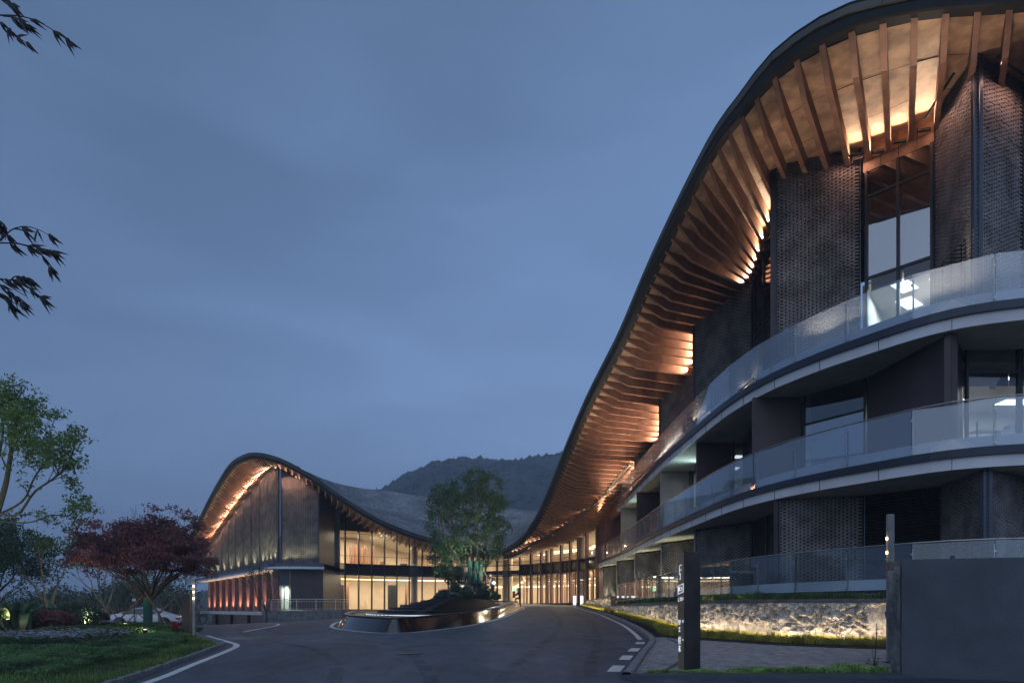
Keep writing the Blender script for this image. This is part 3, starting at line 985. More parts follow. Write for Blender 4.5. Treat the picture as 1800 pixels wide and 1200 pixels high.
solid((8.72, 47.6), (10.4, 47.6), z0, zt, MT['brown'])
window((10.4, 47.9), (10.3, 54.8), z0, zt, MT['glass'], cols=3)
lit_room((13.0, 51.5), (5.0, 6.5), 6.25, 9.5, 160, (.85, .95, .85))
solid((8.78, 55), (10.3, 55), z0, zt, MT['pale'])
solid((10.3, 55.1), (10.2, 62), z0, sz, MT['redbrown'])
solid((8.45, 62.1), (10.2, 62.1), z0, sz, MT['redbrown'])
# soffit glow of the lit bays
lamp('AREA', 'bay_lamp', (9.9, 37.4, 9.2), 30, (.7, .95, .9), sx=.5, sy=3, target=(9.4, 37.2, 9.9))
lamp('AREA', 'bay_lamp', (9.9, 51.5, 9.2), 30, (.7, .95, .9), sx=.5, sy=3, target=(9.4, 51.2, 9.9))

# ---- ground storey
z0 = L1G - .2; zt = L2S + .02; f2 = lambda x, y: zt
brick_screen((13.75, 19.8), (15.75, 21.0), z0, f2, B, seed=21, amp=.14)
brick_screen((15.8, 21.05), (21, 23.3), z0, f2, B, seed=22, amp=.14)
brick_screen((14.22, 22.6), (13.75, 19.8), z0, f2, B, seed=23, amp=.12)
lv = MB(); lv.wallbox((14.22, 22.62), (12.62, 24.42), z0, zt, .1)
lvo = solid((12.62, 24.6), (14.3, 22.8), z0, zt, MT['void'], name='louvre_screen')
d_ = np.array((14.2, 22.6)) - np.array((12.62, 24.4)); ang_ = math.atan2(d_[1], d_[0]); Ld = np.linalg.norm(d_)
mid_ = (np.array((14.2, 22.6)) + np.array((12.62, 24.4))) / 2
g = MB(); g.box((0, 0, 0), (Ld - .1, .10, .03)); sl = g.build('slat', MT['louvre'], lvo); slm = sl.data; bpy.data.objects.remove(sl)
for k in range(34):
    o = bpy.data.objects.new('slat', slm); COL.objects.link(o); attach(o, lvo)
    o.rotation_euler = (math.radians(35), 0, ang_)
    o.location = (mid_[0], mid_[1], z0 + .15 + k * .105)
brick_screen((9.87, 25.2), (12.6, 24.4), z0, f2, B, seed=24, amp=.12)
solid((9.87, 25.3), (10.9, 26.0), z0, zt, MT['brown'])
window((10.9, 26.1), (11.15, 31.4), z0, zt, MT['glass_dark'], cols=3)
brick_screen((9.4, 34.8), (11.1, 31.5), z0, f2, B, seed=25, amp=.16, pitch=.30, course=.075)
mods = [((9.16, 41.5), (10.7, 38.9)), ((8.96, 49.3), (10.3, 46.6)), ((8.87, 57.2), (10.1, 54.8)), ((8.75, 65.0), (9.8, 62.6))]
prev = (9.4, 34.8)
for k, (a, b) in enumerate(mods):
    solid((prev[0] + .05, prev[1] + .1), (b[0] + .05, b[1] - .05), z0, zt, MT['pale'], t=.15)
    brick_screen(a, b, z0, f2, B, seed=30 + k, amp=.36, pitch=.30, course=.08, bands=([(2.5, 2.9, .8), (3.6, 3.9, .8)] if k == 1 else None))
    c = (np.array(a) + np.array(b)) / 2
    d = np.array(b) - np.array(a); d /= np.linalg.norm(d); n = np.array((d[1], -d[0]));
    if np.dot(n, -c) < 0: n = -n
    for s_ in (-.8, .6):
        q = c + n * .55 + d * s_
        lamp('SPOT', 'wall_uplight', (*q, z0 + .45), 190, (1, .86, .54), target=(*(c + d * s_ - n * .1), z0 + 3.0), size=.05, angle=100, blend=.8)
        g = MB(); g.tube([(*q, z0), (*q, z0 + .16)], .06, 8); lm = g.build('wall_uplight', MT['frame'], B)
        g = MB(); g.tube([(*q, z0 + .161), (*q, z0 + .17)], .045, 8); g.build('lens', MT['e_warm_soft'], lm)
    prev = a
lamp('SPOT', 'wall_uplight', (10.2, 36.4, 2.7), 160, (1, .86, .50), target=(10.5, 37.5, 5.5), size=.05, angle=120, blend=.8)
solid((8.75, 65.1), (8.6, 70.0), z0, zt, MT['redbrown'])

# inner core of the right wing: floors of rooms never seen directly, closes the body
g = MB(); g.prism([(12.6, 29), (24, 29), (24, 66), (11.4, 66)], 2.2, 9.0 - 2.8 + .0)
g.build('inner_core', MT['void'], B)
g = MB(); g.prism([(13.6, 26.5), (24, 26.5), (24, 62), (12.0, 62)], 10.35, 10.9)
g.build('inner_core', MT['void'], B)
g = MB(); g.prism([(15.9, 23.9), (24, 23.9), (24, 27), (15.4, 27)], 2.2, 5.6)
g.build('inner_core', MT['void'], B)
# top-storey room behind the tall corner window
g = MB(); g.prism([(12.9, 24.9), (14.6, 23.0), (18.5, 26.0), (16, 29)], 13.4, 13.47); g.build('room_ceiling', MT['ceil'], B)
g = MB(); g.wallbox((16, 29), (12.9, 24.9), 10.3, 13.4, .1); g.wallbox((18.5, 26), (16, 29), 10.3, 13.4, .1); g.wallbox((14.6, 23.0), (18.5, 26.0), 10.3, 13.4, .1); g.build('room_wall', MT['ceil'], B)
for (x, y) in ((14.3, 24.9), (15.3, 26.3), (15.5, 24.5), (16.4, 25.8)):
    g = MB(); g.box((x, y, 13.37), (1.1, .55, .03), math.radians(38)); g.build('ceiling_light', MT['e_panel'], B)
lamp('AREA', 'room_lamp', (15.2, 25.4, 13.3), 330, (.8, .92, 1), sx=2.2, sy=2.2, rot=(0, 0, .6))

# ---- warm soffit uplights of the right wing
def uplight(p, tgt, e, ang=105, col=WARM, size=.06):
    g = MB(); g.box(p, (.22, .16, .10)); o = g.build('soffit_uplight', MT['frame'], B)
    g = MB(); g.box((p[0], p[1], p[2] + .056), (.16, .10, .01)); g.build('lens', MT['e_warm'], o)
    v = Vector(tgt) - Vector(p); v.normalize()
    lamp('SPOT', 'soffit_uplight', Vector(p) + Vector((0, 0, .08)) + v * .05, e, col, target=tgt, size=size, angle=ang, blend=.9)
def recess_lights(a, b, n, e, below=1.0, off=.25, reach=3.0):
    """linear uplight along the head of a recessed window"""
    a = np.array(a, float); b = np.array(b, float)
    d = (b - a) / np.linalg.norm(b - a)
    nn = np.array((d[1], -d[0]))
    if np.dot(nn, -(a + b) / 2) < 0: nn = -nn
    p = a + nn * off; q = b + nn * off
    strip_up((*p, sz(*p) - below), (*q, sz(*q) - below), nn, .62, e * n * .62, parent=B)
# one small lamp in every rib bay that ends over a recessed window (and all along the left wing's wall head)
WSEG = [((12.75, 24.2), (14.2, 22.6)), ((10.7, 26.6), (11.15, 31.6)), ((10.2, 35.2), (10.6, 38.9)), ((10.1, 42.2), (10.4, 46.5)), ((9.9, 50), (10.2, 54.3))]
def seg_d(p, a, b):
    a = np.array(a); b = np.array(b); d = b - a; t_ = max(0, min(1, np.dot(p - a, d) / np.dot(d, d)))
    return np.linalg.norm(p - a - d * t_)
def bay_light(i, e, col=WARM):
    te_ = (clip_t(i) + clip_t(min(i + 1, NB - 1))) / 2
    L = np.linalg.norm(IN[i] - ES[i])
    p = (soff(i, te_ - .16 / L) + soff(i + 1, te_ - .16 / L)) / 2
    n_ = -(NRM[i] + NRM[i + 1]) / 2
    t2 = EV[i + 1][:2] - EV[i][:2]; wdt = np.linalg.norm(soff(i + 1, te_) - soff(i, te_)) * .55
    g = MB(); g.box((p[0], p[1], p[2] - .50), (wdt, .10, .08), math.atan2(t2[1], t2[0])); g.build('bay_lamp', MT['frame'], B)
    q = Vector((p[0] + n_[0] * .12, p[1] + n_[1] * .12, p[2] - .43))
    aim = (Vector((n_[0], n_[1], 0)).normalized() * .9 + Vector((0, 0, .40))).normalized()
    l = bpy.data.lights.new('bay_lamp', 'AREA'); l.energy = e; l.color = col; l.shape = 'RECTANGLE'; l.size = wdt; l.size_y = .07; l.spread = math.radians(125)
    ob = bpy.data.objects.new('bay_lamp', l); ob.location = q; ob.rotation_euler = aim.to_track_quat('-Z', 'Y').to_euler(); COL.objects.link(ob)
for i in range(1, NB - 1):
    te_ = clip_t(i); p = soff(i, te_)[:2]
    if p[0] < -19.4 and p[1] > 67 and ES[i][1] < 110 and te_ < 1.49:
        bay_light(i, 36 if p[0] < -23.2 else 12)
    elif p[1] < 56 and min(seg_d(p, *s) for s in WSEG) < .25:
        bay_light(i, 50)
# invented fill strips along the soffit track, shining outwards over the ribs
for k in range(0, len(TRACK) - 6, 6):
    p, q = TRACK[k], TRACK[k + 6]
    j = int(np.argmin(((IN[:, :2] - p[:2]) ** 2).sum(1)))
    strip_up(p + np.array([0, 0, .16]), q + np.array([0, 0, .16]), -NRM[j], .6, 45, parent=B)
for (a_, b_, e_) in (((9.3, 34.9), (9.0, 41.2), 210), ((9.0, 41.8), (8.85, 49), 210), ((8.85, 49.6), (8.7, 57), 230), ((8.3, 57), (8.2, 64), 230)):  # made-up strips at the top balcony floor, ambient fill for the soffit
    strip_up((a_[0] - .45, a_[1], L3G + .1), (b_[0] - .45, b_[1], L3G + .1), (-1, 0), .74, e_ * .9, parent=B, col=(1, .72, .50), spread=85)
strip_up((9.2, 26.0, L3G + .1), (8.95, 33.0, L3G + .1), (-1, -.2), .74, 190, parent=B, col=(1, .72, .50), spread=85)

# added downward strips: faint reddish wash in place of soffit bounce on corner screens
for (a_, b_, d_, e_) in (((14.0, 19.7), (16.1, 20.8), (.45, -.9), 34), ((13.5, 22.3), (13.2, 20.4), (-1, .1), 26), ((11.6, 24.3), (12.5, 24.0), (-.3, -1), 12)):
    za = sz(*a_) - .55; zb = sz(*b_) - .55
    strip_up((*a_, za), (*b_, zb), (-d_[0], -d_[1]), -.80, e_, parent=B, col=(1, .50, .36))

strip_up((14.6, 19.75, L3G + .1), (12.3, 21.0, L3G + .1), (-.3, -1), .72, 70, parent=B, col=(1, .72, .50), spread=85)  # more invented floor strips, filling the soffit round the corner
strip_up((11.7, 21.9, L3G + .1), (9.9, 24.9, L3G + .1), (-.8, -.6), .72, 100, parent=B, col=(1, .72, .50), spread=85)
# fittings in the lit middle-storey room
for (x, y) in ((15.6, 22.9), (16.6, 23.6)):
    g = MB(); g.tube([(x, y, 9.3), (x, y, 9.2)], .09, 10); g.build('ceiling_fitting', MT['frame'], B)
for k in range(5):
    g = MB(); g.box((15.9, 22.6, 6.5 + k * .24), (1.3, .45, .03)); g.box((15.3 + .3 * k, 22.6, 6.62 + k * .24), (.25, .3, .16)); g.build('shelf_board', MT['steel'], B)
for x in (15.26, 16.54):
    g = MB(); g.box((x, 22.4, 7.0), (.04, .04, 1.5)); g.build('shelf_post', MT['frame'], B)

# ------------------------------------------------------------------ entrance curtain wall
def fhit(px):
    """plan point where the ray of a picture column meets the facade line"""
    k = (px - 900) / 1200.0
    for i in range(len(FC) - 1):
        a = FC[i][0] - k * FC[i][1]; b = FC[i + 1][0] - k * FC[i + 1][1]
        if a == 0 or a * b < 0:
            f = a / (a - b); return FC[i] + (FC[i + 1] - FC[i]) * f
    return FC[-1]
ZB0, ZB1 = 5.57, 6.75
cols_px = [1050, 1032, 1017, 1003, 987, 970, 952, 934, 914, 894.4, 874, 854, 833, 811, 788, 765, 742, 719.3, 697.4, 675.9, 653.5, 630.4, 606.7, 582, 558, 545]
nodes = [fhit(p) for p in cols_px]
for k in range(len(cols_px) - 1):
    a, b = nodes[k], nodes[k + 1]
    px = (cols_px[k] + cols_px[k + 1]) / 2
    zf = 2.2 if px > 830 else 1.5
    zt0 = sz(*a) + .05
    bay = None
    right = px > 914
    fw = .26 if right else .13
    g = MB()
    d = b - a; L = np.linalg.norm(d); d = d / L; n = np.array((-d[1], d[0]))
    if np.dot(n, -a) < 0: n = -n
    ang = math.atan2(d[1], d[0])
    g.box((*a, (zf + zt0) / 2), (fw, .30 if right else .22, zt0 - zf), ang)
    for zz, hh in ((ZB0 - .05, .1), (ZB1, .1), (zf + .04, .08)):
        c = (a + b) / 2
        g.box((*c, zz), (L - fw, .14, hh), ang)
    if right:
        g.box((*((a + b) / 2 - d * L * .12), (zf + 5.5) / 2), (.12, .12, 5.5 - zf), ang)
    bay = g.build('curtain_wall_frame', MT['redbrown'] if right else MT['frame'], B)
    e = a + d * (fw * .5); f = b - d * .02
    for (za, zb, m_) in ((zf + .08, ZB0 - .1, 'glass'), (ZB0, ZB1 - .05, 'spandrel' if (right or px < 800) else 'glass'), (ZB1 + .05, None, 'glass')):
        if px < 595 and m_ == 'spandrel': m_ = 'glass_dark'
        zA = sz(*e) + .02 if zb is None else zb; zB = sz(*f) + .02 if zb is None else zb
        g = MB(); g.add([(*e, za), (*f, za), (*f, zB), (*e, zA)], [(0, 1, 2, 3)])
        g.build('pane', MT[m_], bay)
# balustrade glass in front of the band on the right part
def foff(i, u):
    t_ = FC[min(i + 1, len(FC) - 1)] - FC[max(i - 1, 0)]; t_ = t_ / np.linalg.norm(t_)
    n = np.array((t_[1], -t_[0]))
    if np.dot(n, (0, 1)) < 0: n = -n
    return FC[i] + n * u
NF = len(FC)
ir = int(np.argmax(FC[:, 0] < -4.5))     # right hall | left hall
il = NF - 1
# floors, ceilings, back walls
def frow(i0, i1, u, zf_): return [(*foff(i, u), zf_(i) if callable(zf_) else zf_) for i in range(i0, i1, 3)]
def hall(i0, i1, zf, upper_c, back, mback, depth=9):
    g = MB(); g.loft([frow(i0, i1, .1, zf), frow(i0, i1, depth, zf)]); g.build('hall_floor', MT['intfloor'], B)
    g = MB(); g.loft([frow(i0, i1, .35, ZB0 + .1), frow(i0, i1, depth, ZB0 + .1)]); g.build('hall_ceiling', MT['ceil'], B)
    g = MB(); g.loft([frow(i0, i1, .35, ZB0 + .6), frow(i0, i1, depth, ZB0 + .6)]); g.build('hall_floor', MT['intfloor'], B)
    g = MB(); g.loft([frow(i0, i1, .5, upper_c), frow(i0, i1, depth, upper_c)]); g.build('hall_ceiling', MT['ceil'], B)
    g = MB(); g.loft([frow(i0, i1, depth, zf), frow(i0, i1, depth, ZB0 + .1)]); g.build('hall_wall', mback, B)
    g = MB(); g.loft([frow(i0, i1, depth - .2, ZB0 + .6), frow(i0, i1, depth - .2, upper_c)]); g.build('hall_wall', mback, B)
def cz_right(i):
    p = foff(i, .3); return sz(*p) - .12
hall(0, ir + 3, 2.2, cz_right, None, MT['cream'], 8.5)
hall(ir, il + 1, 1.5, lambda i: min(10.55, sz(*foff(i, .3)) - .12), None, MT['cream'], 8.0)
# void above the left hall's ceiling
g = MB(); g.loft([frow(ir, il + 1, 2.6, lambda i: min(10.5, sz(*foff(i, 2.6)))), frow(ir, il + 1, 2.6, lambda i: max(10.5, sz(*foff(i, 2.6)) + .2) if sz(*foff(i, 2.6)) > 10.5 else sz(*foff(i, 2.6)))]); g.build('ceiling_void', MT['redbrown'], B)

# light strips and lamps in the halls
def strip(i0, i1, u, z, r=.05, m_='e_warm_soft', w=None):
    g = MB(); g.tube([(*foff(i, u), z) for i in range(i0, i1, 4)], r, 4); g.build('light_strip', MT[m_], B)
strip(6, ir + 30, 8.3, 4.5, .09)
strip(6, 90, 3.2, 8.3, .05); strip(10, 80, 5.0, 8.75, .05); strip(6, 60, 1.8, 7.9, .04)
strip(ir + 4, il, 7.6, 5.35, .06)
for i in range(6, NF, 16):
    left = i > ir
    zc = ZB0 + .0
    p = foff(i, 3.5)
    lamp('AREA', 'hall_lamp', (*p, zc), 800 if not left else 560, (1, .82, .58), sx=4.0, sy=3.0, rot=(0, 0, 0))
    zc = (min(10.4, sz(*foff(i, .3)) - .25) if left else cz_right(i) - .1)
    lamp('AREA', 'hall_lamp', (*p, zc), 740 if not left else 800, (1, .82, .58), sx=4.0, sy=3.0, rot=(0, 0, 0))
# columns
def column(px, dy, r, z0_, m_='column'):
    a = fhit(px); k = (px - 900) / 1200; y = a[1] + dy; x = k * y
    zt_ = sz(a[0], a[1]) - .05
    g = MB(); g.tube([(x, y, z0_), (x, y, z0_ + .1), (x, y, zt_)], r, 20); g.build('column', MT[m_], B, smooth=False)
column(892, 1.6, .62, 2.2); column(1024, .9, .42, 2.2); column(590, .9, .50, 1.5, 'grey_plaster'); column(728, .9, .42, 1.5, 'pale')
column(963, 1.6, .3, 2.2)
# brown fins and slats behind the glass of the hall
r2 = np.random.default_rng(5)
slat_px = list(np.linspace(616, 656, 9)) + list(np.linspace(744, 800, 9))
g = MB(); g.box((0, 0, 0), (.34, .12, 2.6)); tmp = g.build('wood_slat', MT['wood'], B); slat_me = tmp.data; bpy.data.objects.remove(tmp)
for px in slat_px:
    a = fhit(px); y = a[1] + 6.0; x = (px - 900) / 1200 * y
    o = bpy.data.objects.new('wood_slat', slat_me); COL.objects.link(o); attach(o, B); o.location = (x, y, 7.9 if px < 700 else 7.6)
    o.scale = (1.2 if r2.random() < .4 else .7, 1, 1.25 if r2.random() < .5 else 1)
for (pa, pb, za, zb, m_) in ((770, 792, 1.5, 4.2, 'wood'), (668, 676, 6.3, 7.5, 'wood'), (568, 574, 1.5, 3.4, 'wood'), (560, 566, 6.2, 9.0, 'wood'), (596, 604, 1.5, 4.5, 'frame'), (704, 716, 6.2, 7.3, 'frame'),
                            (682, 697, 1.5, 4.6, 'frame'), (609, 613, 1.5, 4.8, 'wood'), (640, 646, 1.5, 2.6, 'cream'), (712, 716, 1.5, 4.7, 'wood')):
    a = fhit((pa + pb) / 2); y = a[1] + 4.5
    g = MB(); g.box((((pa + pb) / 2 - 900) / 1200 * y, y, (za + zb) / 2), ((pb - pa) / 1200 * y, .3, zb - za)); g.build('interior_panel', MT[m_], B)
for px in [921, 962, 978, 993, 1008, 1040]:
    a = fhit(px); y = a[1] + (2.0 + 3 * r2.random()); x = (px - 900) / 1200 * y
    g = MB(); g.box((x, y, 3.85), (.22, .3, 3.3)); g.build('interior_fin', MT['wood'], B)
# inner balustrades
g = MB(); g.tube([(*foff(i, 1.0), 7.75) for i in range(ir + 22, il - 8, 4)], .03, 6)
for i in range(ir + 22, il - 8, 12): g.tube([(*foff(i, 1.0), 6.3), (*foff(i, 1.0), 7.75)], .02, 5)
g.build('inner_balustrade', MT['frame'], B)
g = MB(); g.tube([(*foff(i, 1.2), 7.75) for i in range(8, 90, 4)], .03, 6)
for i in range(8, 90, 8): g.tube([(*foff(i, 1.2), 6.3), (*foff(i, 1.2), 7.75)], .02, 5)
g.build('inner_balustrade', MT['steel'], B)
# stair inside the hall, left of the door, with its exit sign
g = MB()
for k in range(14): g.box((-2.6 + k * .32, 86.2, 2.3 + k * .22), (.34, 1.6, .2))
g.build('inner_stair', MT['cream'], B)
g = MB(); g.box((.2, 84.8, 4.0), (.55, .06, .22)); g.build('exit_sign', MT['e_green'], B)
g = MB(); g.box((-.1, 83.9, 3.4), (1.0, .1, .8)); g.build('hall_screen', MT['frame'], B)

# ------------------------------------------------------------------ left wing
zL1, zL2 = 1.5, 6.1
f3 = lambda x, y: sz(x, y)
brick_screen((-23.0, 68.2), (-19.45, 68.6), zL2, f3, B, seed=41, amp=.10, course=.075, pitch=.34)
solid((-19.4, 68.65), (-19.4, 74.5), zL2 - 1, f3, MT['brown'])
# glazed slot at the corner
window((-23.55, 68.9), (-23.05, 68.3), zL2, f3, [MT['glass'], MT['glass_sky'], MT['glass_sky'], MT['glass_sky']], cols=1, rows_=(8.8, 11.2, 13.4), fw=.05)
lamp('AREA', 'slot_lamp', (-22.6, 70.0, 7.6), 120, (.75, .95, 1), sx=.3, sy=2.4, rot=(math.radians(-80), 0, 0))
for k in range(len(tl) - 1):
    a = S0 + SD * (tl[k] + (.15 if k == 0 else 0)) - SN * (.55 if k else .0); b = S0 + SD * tl[k + 1]
    brick_screen(tuple(b), tuple(a), zL2, f3, B, seed=50 + k, amp=.10, course=.085, pitch=.40)
    e = S0 + SD * tl[k + 1]
    solid(tuple(b), tuple(e - SN * .55 + SD * .02), zL2, f3, MT['slab_dark'], t=.05)
    m_ = (a + b) / 2
    for s_ in ((-.3, -.1, .1, .3) if k == 0 else (-.25, .2)):
        q = m_ + (b - a) * s_ + SN * .5
        lamp('SPOT', 'wall_uplight', (*q, zL2 + .25), 380, (1, .90, .52), target=(*(q - SN * .45), zL2 + 3.2), size=.05, angle=80, blend=.8)
        g = MB(); g.box((*q, zL2 + .1), (.2, .2, .14)); lm = g.build('wall_uplight', MT['frame'], B)
    q0 = a + SN * .9; q1 = b + SN * .9
    strip_up((*q0, sz(*q0) - .5), (*q1, sz(*q1) - .5), -SN, -.75, 190 if k == 0 else 110, parent=B, col=(1, .52, .34))  # added downward strip warming the brick tops in place of bounce
for x in (-22.6, -21.7, -20.8, -19.9):
    q = np.array((x, 67.75)); lamp('SPOT', 'wall_uplight', (*q, zL2 + .2), 95, (1, .90, .52), target=(x, 68.4, zL2 + 2.6), size=.12, angle=100, blend=1)
strip_up((-23.2, 67.2, sz(-23, 67.2) - .5), (-19.8, 67.6, sz(-20, 67.6) - .5), (.1, 1), -.75, 170, parent=B, col=(1, .52, .34))  # same added downward wash for the front screen
# ledge
lp = [(-18.6, 67.6), (-21.0, 66.9), (-23.3, 67.0), (-24.6, 68.2)] + [tuple(S0 + SD * t_ + SN * 1.1) for t_ in (3, 9, 18, 28, 39.5)]
lc = resample(lp, .6)
lt = np.gradient(lc, axis=0); lt /= np.linalg.norm(lt, axis=1)[:, None]
lnn = np.stack([lt[:, 1], -lt[:, 0]], 1)
if np.dot(lnn[0], (0, 1)) < 0: lnn = -lnn
def lrow(u, z): return [(*(p + q * u), z) for p, q in zip(lc, lnn)]
g = MB(); g.loft([lrow(.35, zL2 + .02), lrow(.06, zL2 + .02), lrow(.02, zL2 - .32)], flip=False)
led = g.build('ledge', MT['slab_dark'], B)
g = MB(); g.loft([lrow(.3, zL2 + .0), lrow(3.0, zL2 + .0)], flip=True); g.build('ledge_top', MT['slab_dark'], led)
g = MB(); g.loft([lrow(.02, zL2 - .32), lrow(-.08, zL2 - .33), lrow(-.08, zL2 - .55), lrow(.3, zL2 - .56), lrow(3.0, zL2 - .56)], flip=False); g.build('ledge_trim', MT['slab'], led)
g = MB(); e0, e1 = lc[0], lc[0] + np.array((0, 6)); g.add([(*e0, zL2), (*e1, zL2), (*e1, zL2 - .55), (*e0, zL2 - .55)], [(0, 1, 2, 3), (3, 2, 1, 0)]); g.build('ledge_end', MT['slab_dark'], led)
# lower storey: fins with lamps between grey glass
fl = S0 + SN * .1
zl0, zl1 = 1.35, zL2 - .56
g = MB(); g.wallbox(fl + SD * 1.2 - SN * .8, fl + SD * 39 - SN * .8, zl0, zl1, .3); g.wallbox(fl + SD * 39 - SN * .8, fl + SD * 1.2 - SN * .8, zl0, zl1, .1)
g.build('lower_wall', MT['redbrown'], B)
ft = [2.0, 6.0, 9.6, 13.2, 16.9, 20.6, 24.3, 28.0, 31.8, 35.6]
ang_s = math.atan2(SD[1], SD[0])
for k, t_ in enumerate(ft):
    w_ = 2.2 if k == 0 else 1.5
    c = fl + SD * t_ - SN * .35
    g = MB(); g.box((*c, (zl0 + zl1) / 2), (w_, .5, zl1 - zl0), ang_s); g.build('wall_fin', MT['redbrown'], B)
    q = fl + SD * t_ + SN * .25
    lamp('SPOT', 'fin_uplight', (*q, zl0 + .14), 850, (1, .62, .38), target=(*(q - SN * .25), zl0 + 2.4), size=.04, angle=75, blend=.7)
    g = MB(); g.box((*q, zl0 + .03), (.25, .12, .06), ang_s); g.build('fin_uplight', MT['frame'], B)
    c2 = fl + SD * (t_ + (w_ / 2 + 1.0 if k == 0 else 1.8)) - SN * .35
    if k < len(ft) - 1:
        g = MB(); g.box((*c2, (zl0 + 1.2 + zl1) / 2), (.85, .06, zl1 - zl0 - 1.2), ang_s); g.build('grey_panel', MT['glass_sky'], B)
        g = MB(); g.box((*c2, (zl0 + .6)), (.7, .06, 1.2), ang_s); g.build('grey_panel', MT['pale'], B)
g = MB(); g.wallbox(fl + SD * 38 + SN * .35, fl + SD * -.5 + SN * .35, 1.0, 1.33, 1.6)
g.build('base_beam', MT['slab'], B)
g = MB(); g.wallbox(fl + SD * 38 - SN * 1.2, fl + SD * 1.5 - SN * 1.2, -2.5, 1.0, .3); g.build('plinth_wall', MT['pale'], B)
for t_ in (5, 14, 23, 32):
    c = fl + SD * t_ - SN * .4; g = MB(); g.box((*c, -.6), (.35, .35, 3.2), ang_s); g.build('plinth_pillar', MT['louvre'], B)
# front block
cA, cB, cC, cD = (-24.1, 68.9), (-23.4, 68.3), (-22.2, 68.35), (-19.0, 68.7)
solid(cA, cB, zL1, zl1, MT['redbrown'])
solid((-23.35, 68.3), (-22.25, 68.35), 4.0, zl1, MT['slab_dark'])
dr = window((-23.35, 68.3), (-22.25, 68.35), zL1, 4.0, MT['glass'], cols=2, rows_=(), name='glass_door')
g = MB(); g.box((-22.8, 70.3, 2.75), (2.6, .1, 2.6)); g.build('room_wall', MT['ceil'], B)
lamp('AREA', 'lobby_lamp', (-22.8, 69.4, 3.95), 150, (.75, 1, .95), sx=1.2, sy=.8, rot=(0, 0, 0))
g = MB(); g.box((-22.5, 69.2, 3.75), (.35, .05, .12)); g.build('door_sign', MT['frame'], B)
solid((-22.2, 68.35), (-19.0, 68.7), zL1, zl1, MT['brown'])
solid((-19.0, 68.7), (-19.3, 77), zL1, zl1, MT['brown'])
# raised terrace in front with its rough stone wall
tp_ = [(-24.3, 69.5), (-24.3, 66.4), (-22.5, 65.6), (-19, 65.4), (-15.2, 65.6), (-12.5, 67.5), (-12.5, 83), (-24.3, 83)]
g = MB(); g.prism(tp_, -1.2, 1.46); ter = g.build('stone_terrace', MT['granite'], kind='structure')
rc = resample([(-24.2, 66.5), (-22.5, 65.72), (-19, 65.5), (-15.4, 65.7)], .155)
RAILB = thing('terrace_railing', (-19, 65.5, 1.46), 'grey steel bar railing along the terrace before the left wing', 'railing')
g = MB()
g.tube([(x, y, 2.55) for x, y in rc[::4]], .035, 6); g.tube([(x, y, 2.35) for x, y in rc[::4]], .02, 5); g.tube([(x, y, 1.62) for x, y in rc[::4]], .02, 5)
g.build('rail_bar', MT['steel'], RAILB)
g = MB(); g.tube([(0, 0, 1.6), (0, 0, 2.35)], .013, 4); b_ = g.build('baluster', MT['steel'], RAILB); bm_ = b_.data; bpy.data.objects.remove(b_)
g = MB(); g.tube([(0, 0, 1.46), (0, 0, 2.55)], .035, 5); b_ = g.build('rail_post', MT['steel'], RAILB); bp_ = b_.data; bpy.data.objects.remove(b_)
for i, (x, y) in enumerate(rc):
    o = bpy.data.objects.new('rail_post' if i % 12 == 0 else 'baluster', bp_ if i % 12 == 0 else bm_); COL.objects.link(o); attach(o, RAILB); o.location = (x, y, 0)
# rooftop box
g = MB(); g.box((-19.4, 99.5, 18.6), (.9, .9, .7)); g.box((-18.6, 99.5, 18.5), (.5, .5, .4)); g.tube([(-19.7, 99.3, 18.9), (-19.7, 99.3, 19.3)], .05, 6)
tag(g.build('rooftop_vent', MT['fascia_dark']), 'small dark ventilation box on the ridge of the left roof', 'vent')

# ------------------------------------------------------------------ hill
def hillz(x, y):
    xx = x * 460.0 / max(y, 100) if y < 460 else x
    r = float(np.interp(xx, [-700, -260, -170, -115, -80, -69, -54, -38, -15, 5, 25, 60, 150, 400], [6, 8, 22, 60, 80.5, 87.5, 94, 97, 96, 95.5, 99, 102, 106, 112]))
    f = smooth((y - 215) / 245)
    n = mnoise.noise(Vector((x * .03, y * .03, 1))) * 3 + mnoise.noise(Vector((x * .1, y * .1, 4))) * 1.5
    return -8 + f * (r + 6) + n * f * (1 - .6 * f)
hx = np.concatenate([np.arange(-190, 170, 5.0), np.arange(170, 700, 20.0)]); hy = np.concatenate([np.arange(225, 480, 5.0), np.arange(480, 900, 30.0)])
g = MB(); g.loft([[(x, y, hillz(x, y) if y < 480 else hillz(x, 479) * (1 - (y - 480) / 500)) for x in hx] for y in hy])
g.build('hill', MT['hill'], kind='structure', smooth=True)
# wooded surface of the hill: many small crowns as one mass
r3 = np.random.default_rng(3)
ico = [(0, 0, 1), (.89, 0, .45), (.28, .85, .45), (-.72, .53, .45), (-.72, -.53, .45), (.28, -.85, .45), (.72, .53, -.3), (-.28, .85, -.3), (-.89, 0, -.3), (-.28, -.85, -.3), (.72, -.53, -.3)]
ico = np.array(ico); icf = [(0,1,2),(0,2,3),(0,3,4),(0,4,5),(0,5,1),(1,6,2),(2,6,7),(2,7,3),(3,7,8),(3,8,4),(4,8,9),(4,9,5),(5,9,10),(5,10,1),(1,10,6)]
T = []
for k in range(11000):
    y = 250 + 225 * r3.random() ** .8; x = -150 * y / 470 + r3.random() * (330) * y / 470
    z = hillz(x, y); s = 2.2 + 2.6 * r3.random()
    V = ico * np.array((s, s, s * (.8 + .5 * r3.random()))) * (1 + r3.normal(0, .12, (11, 1))) + np.array((x, y, z + s * .3))
    T.append(V[np.array(icf)])
quads('hill_forest', np.concatenate(T), MT['hill'], kind='stuff')

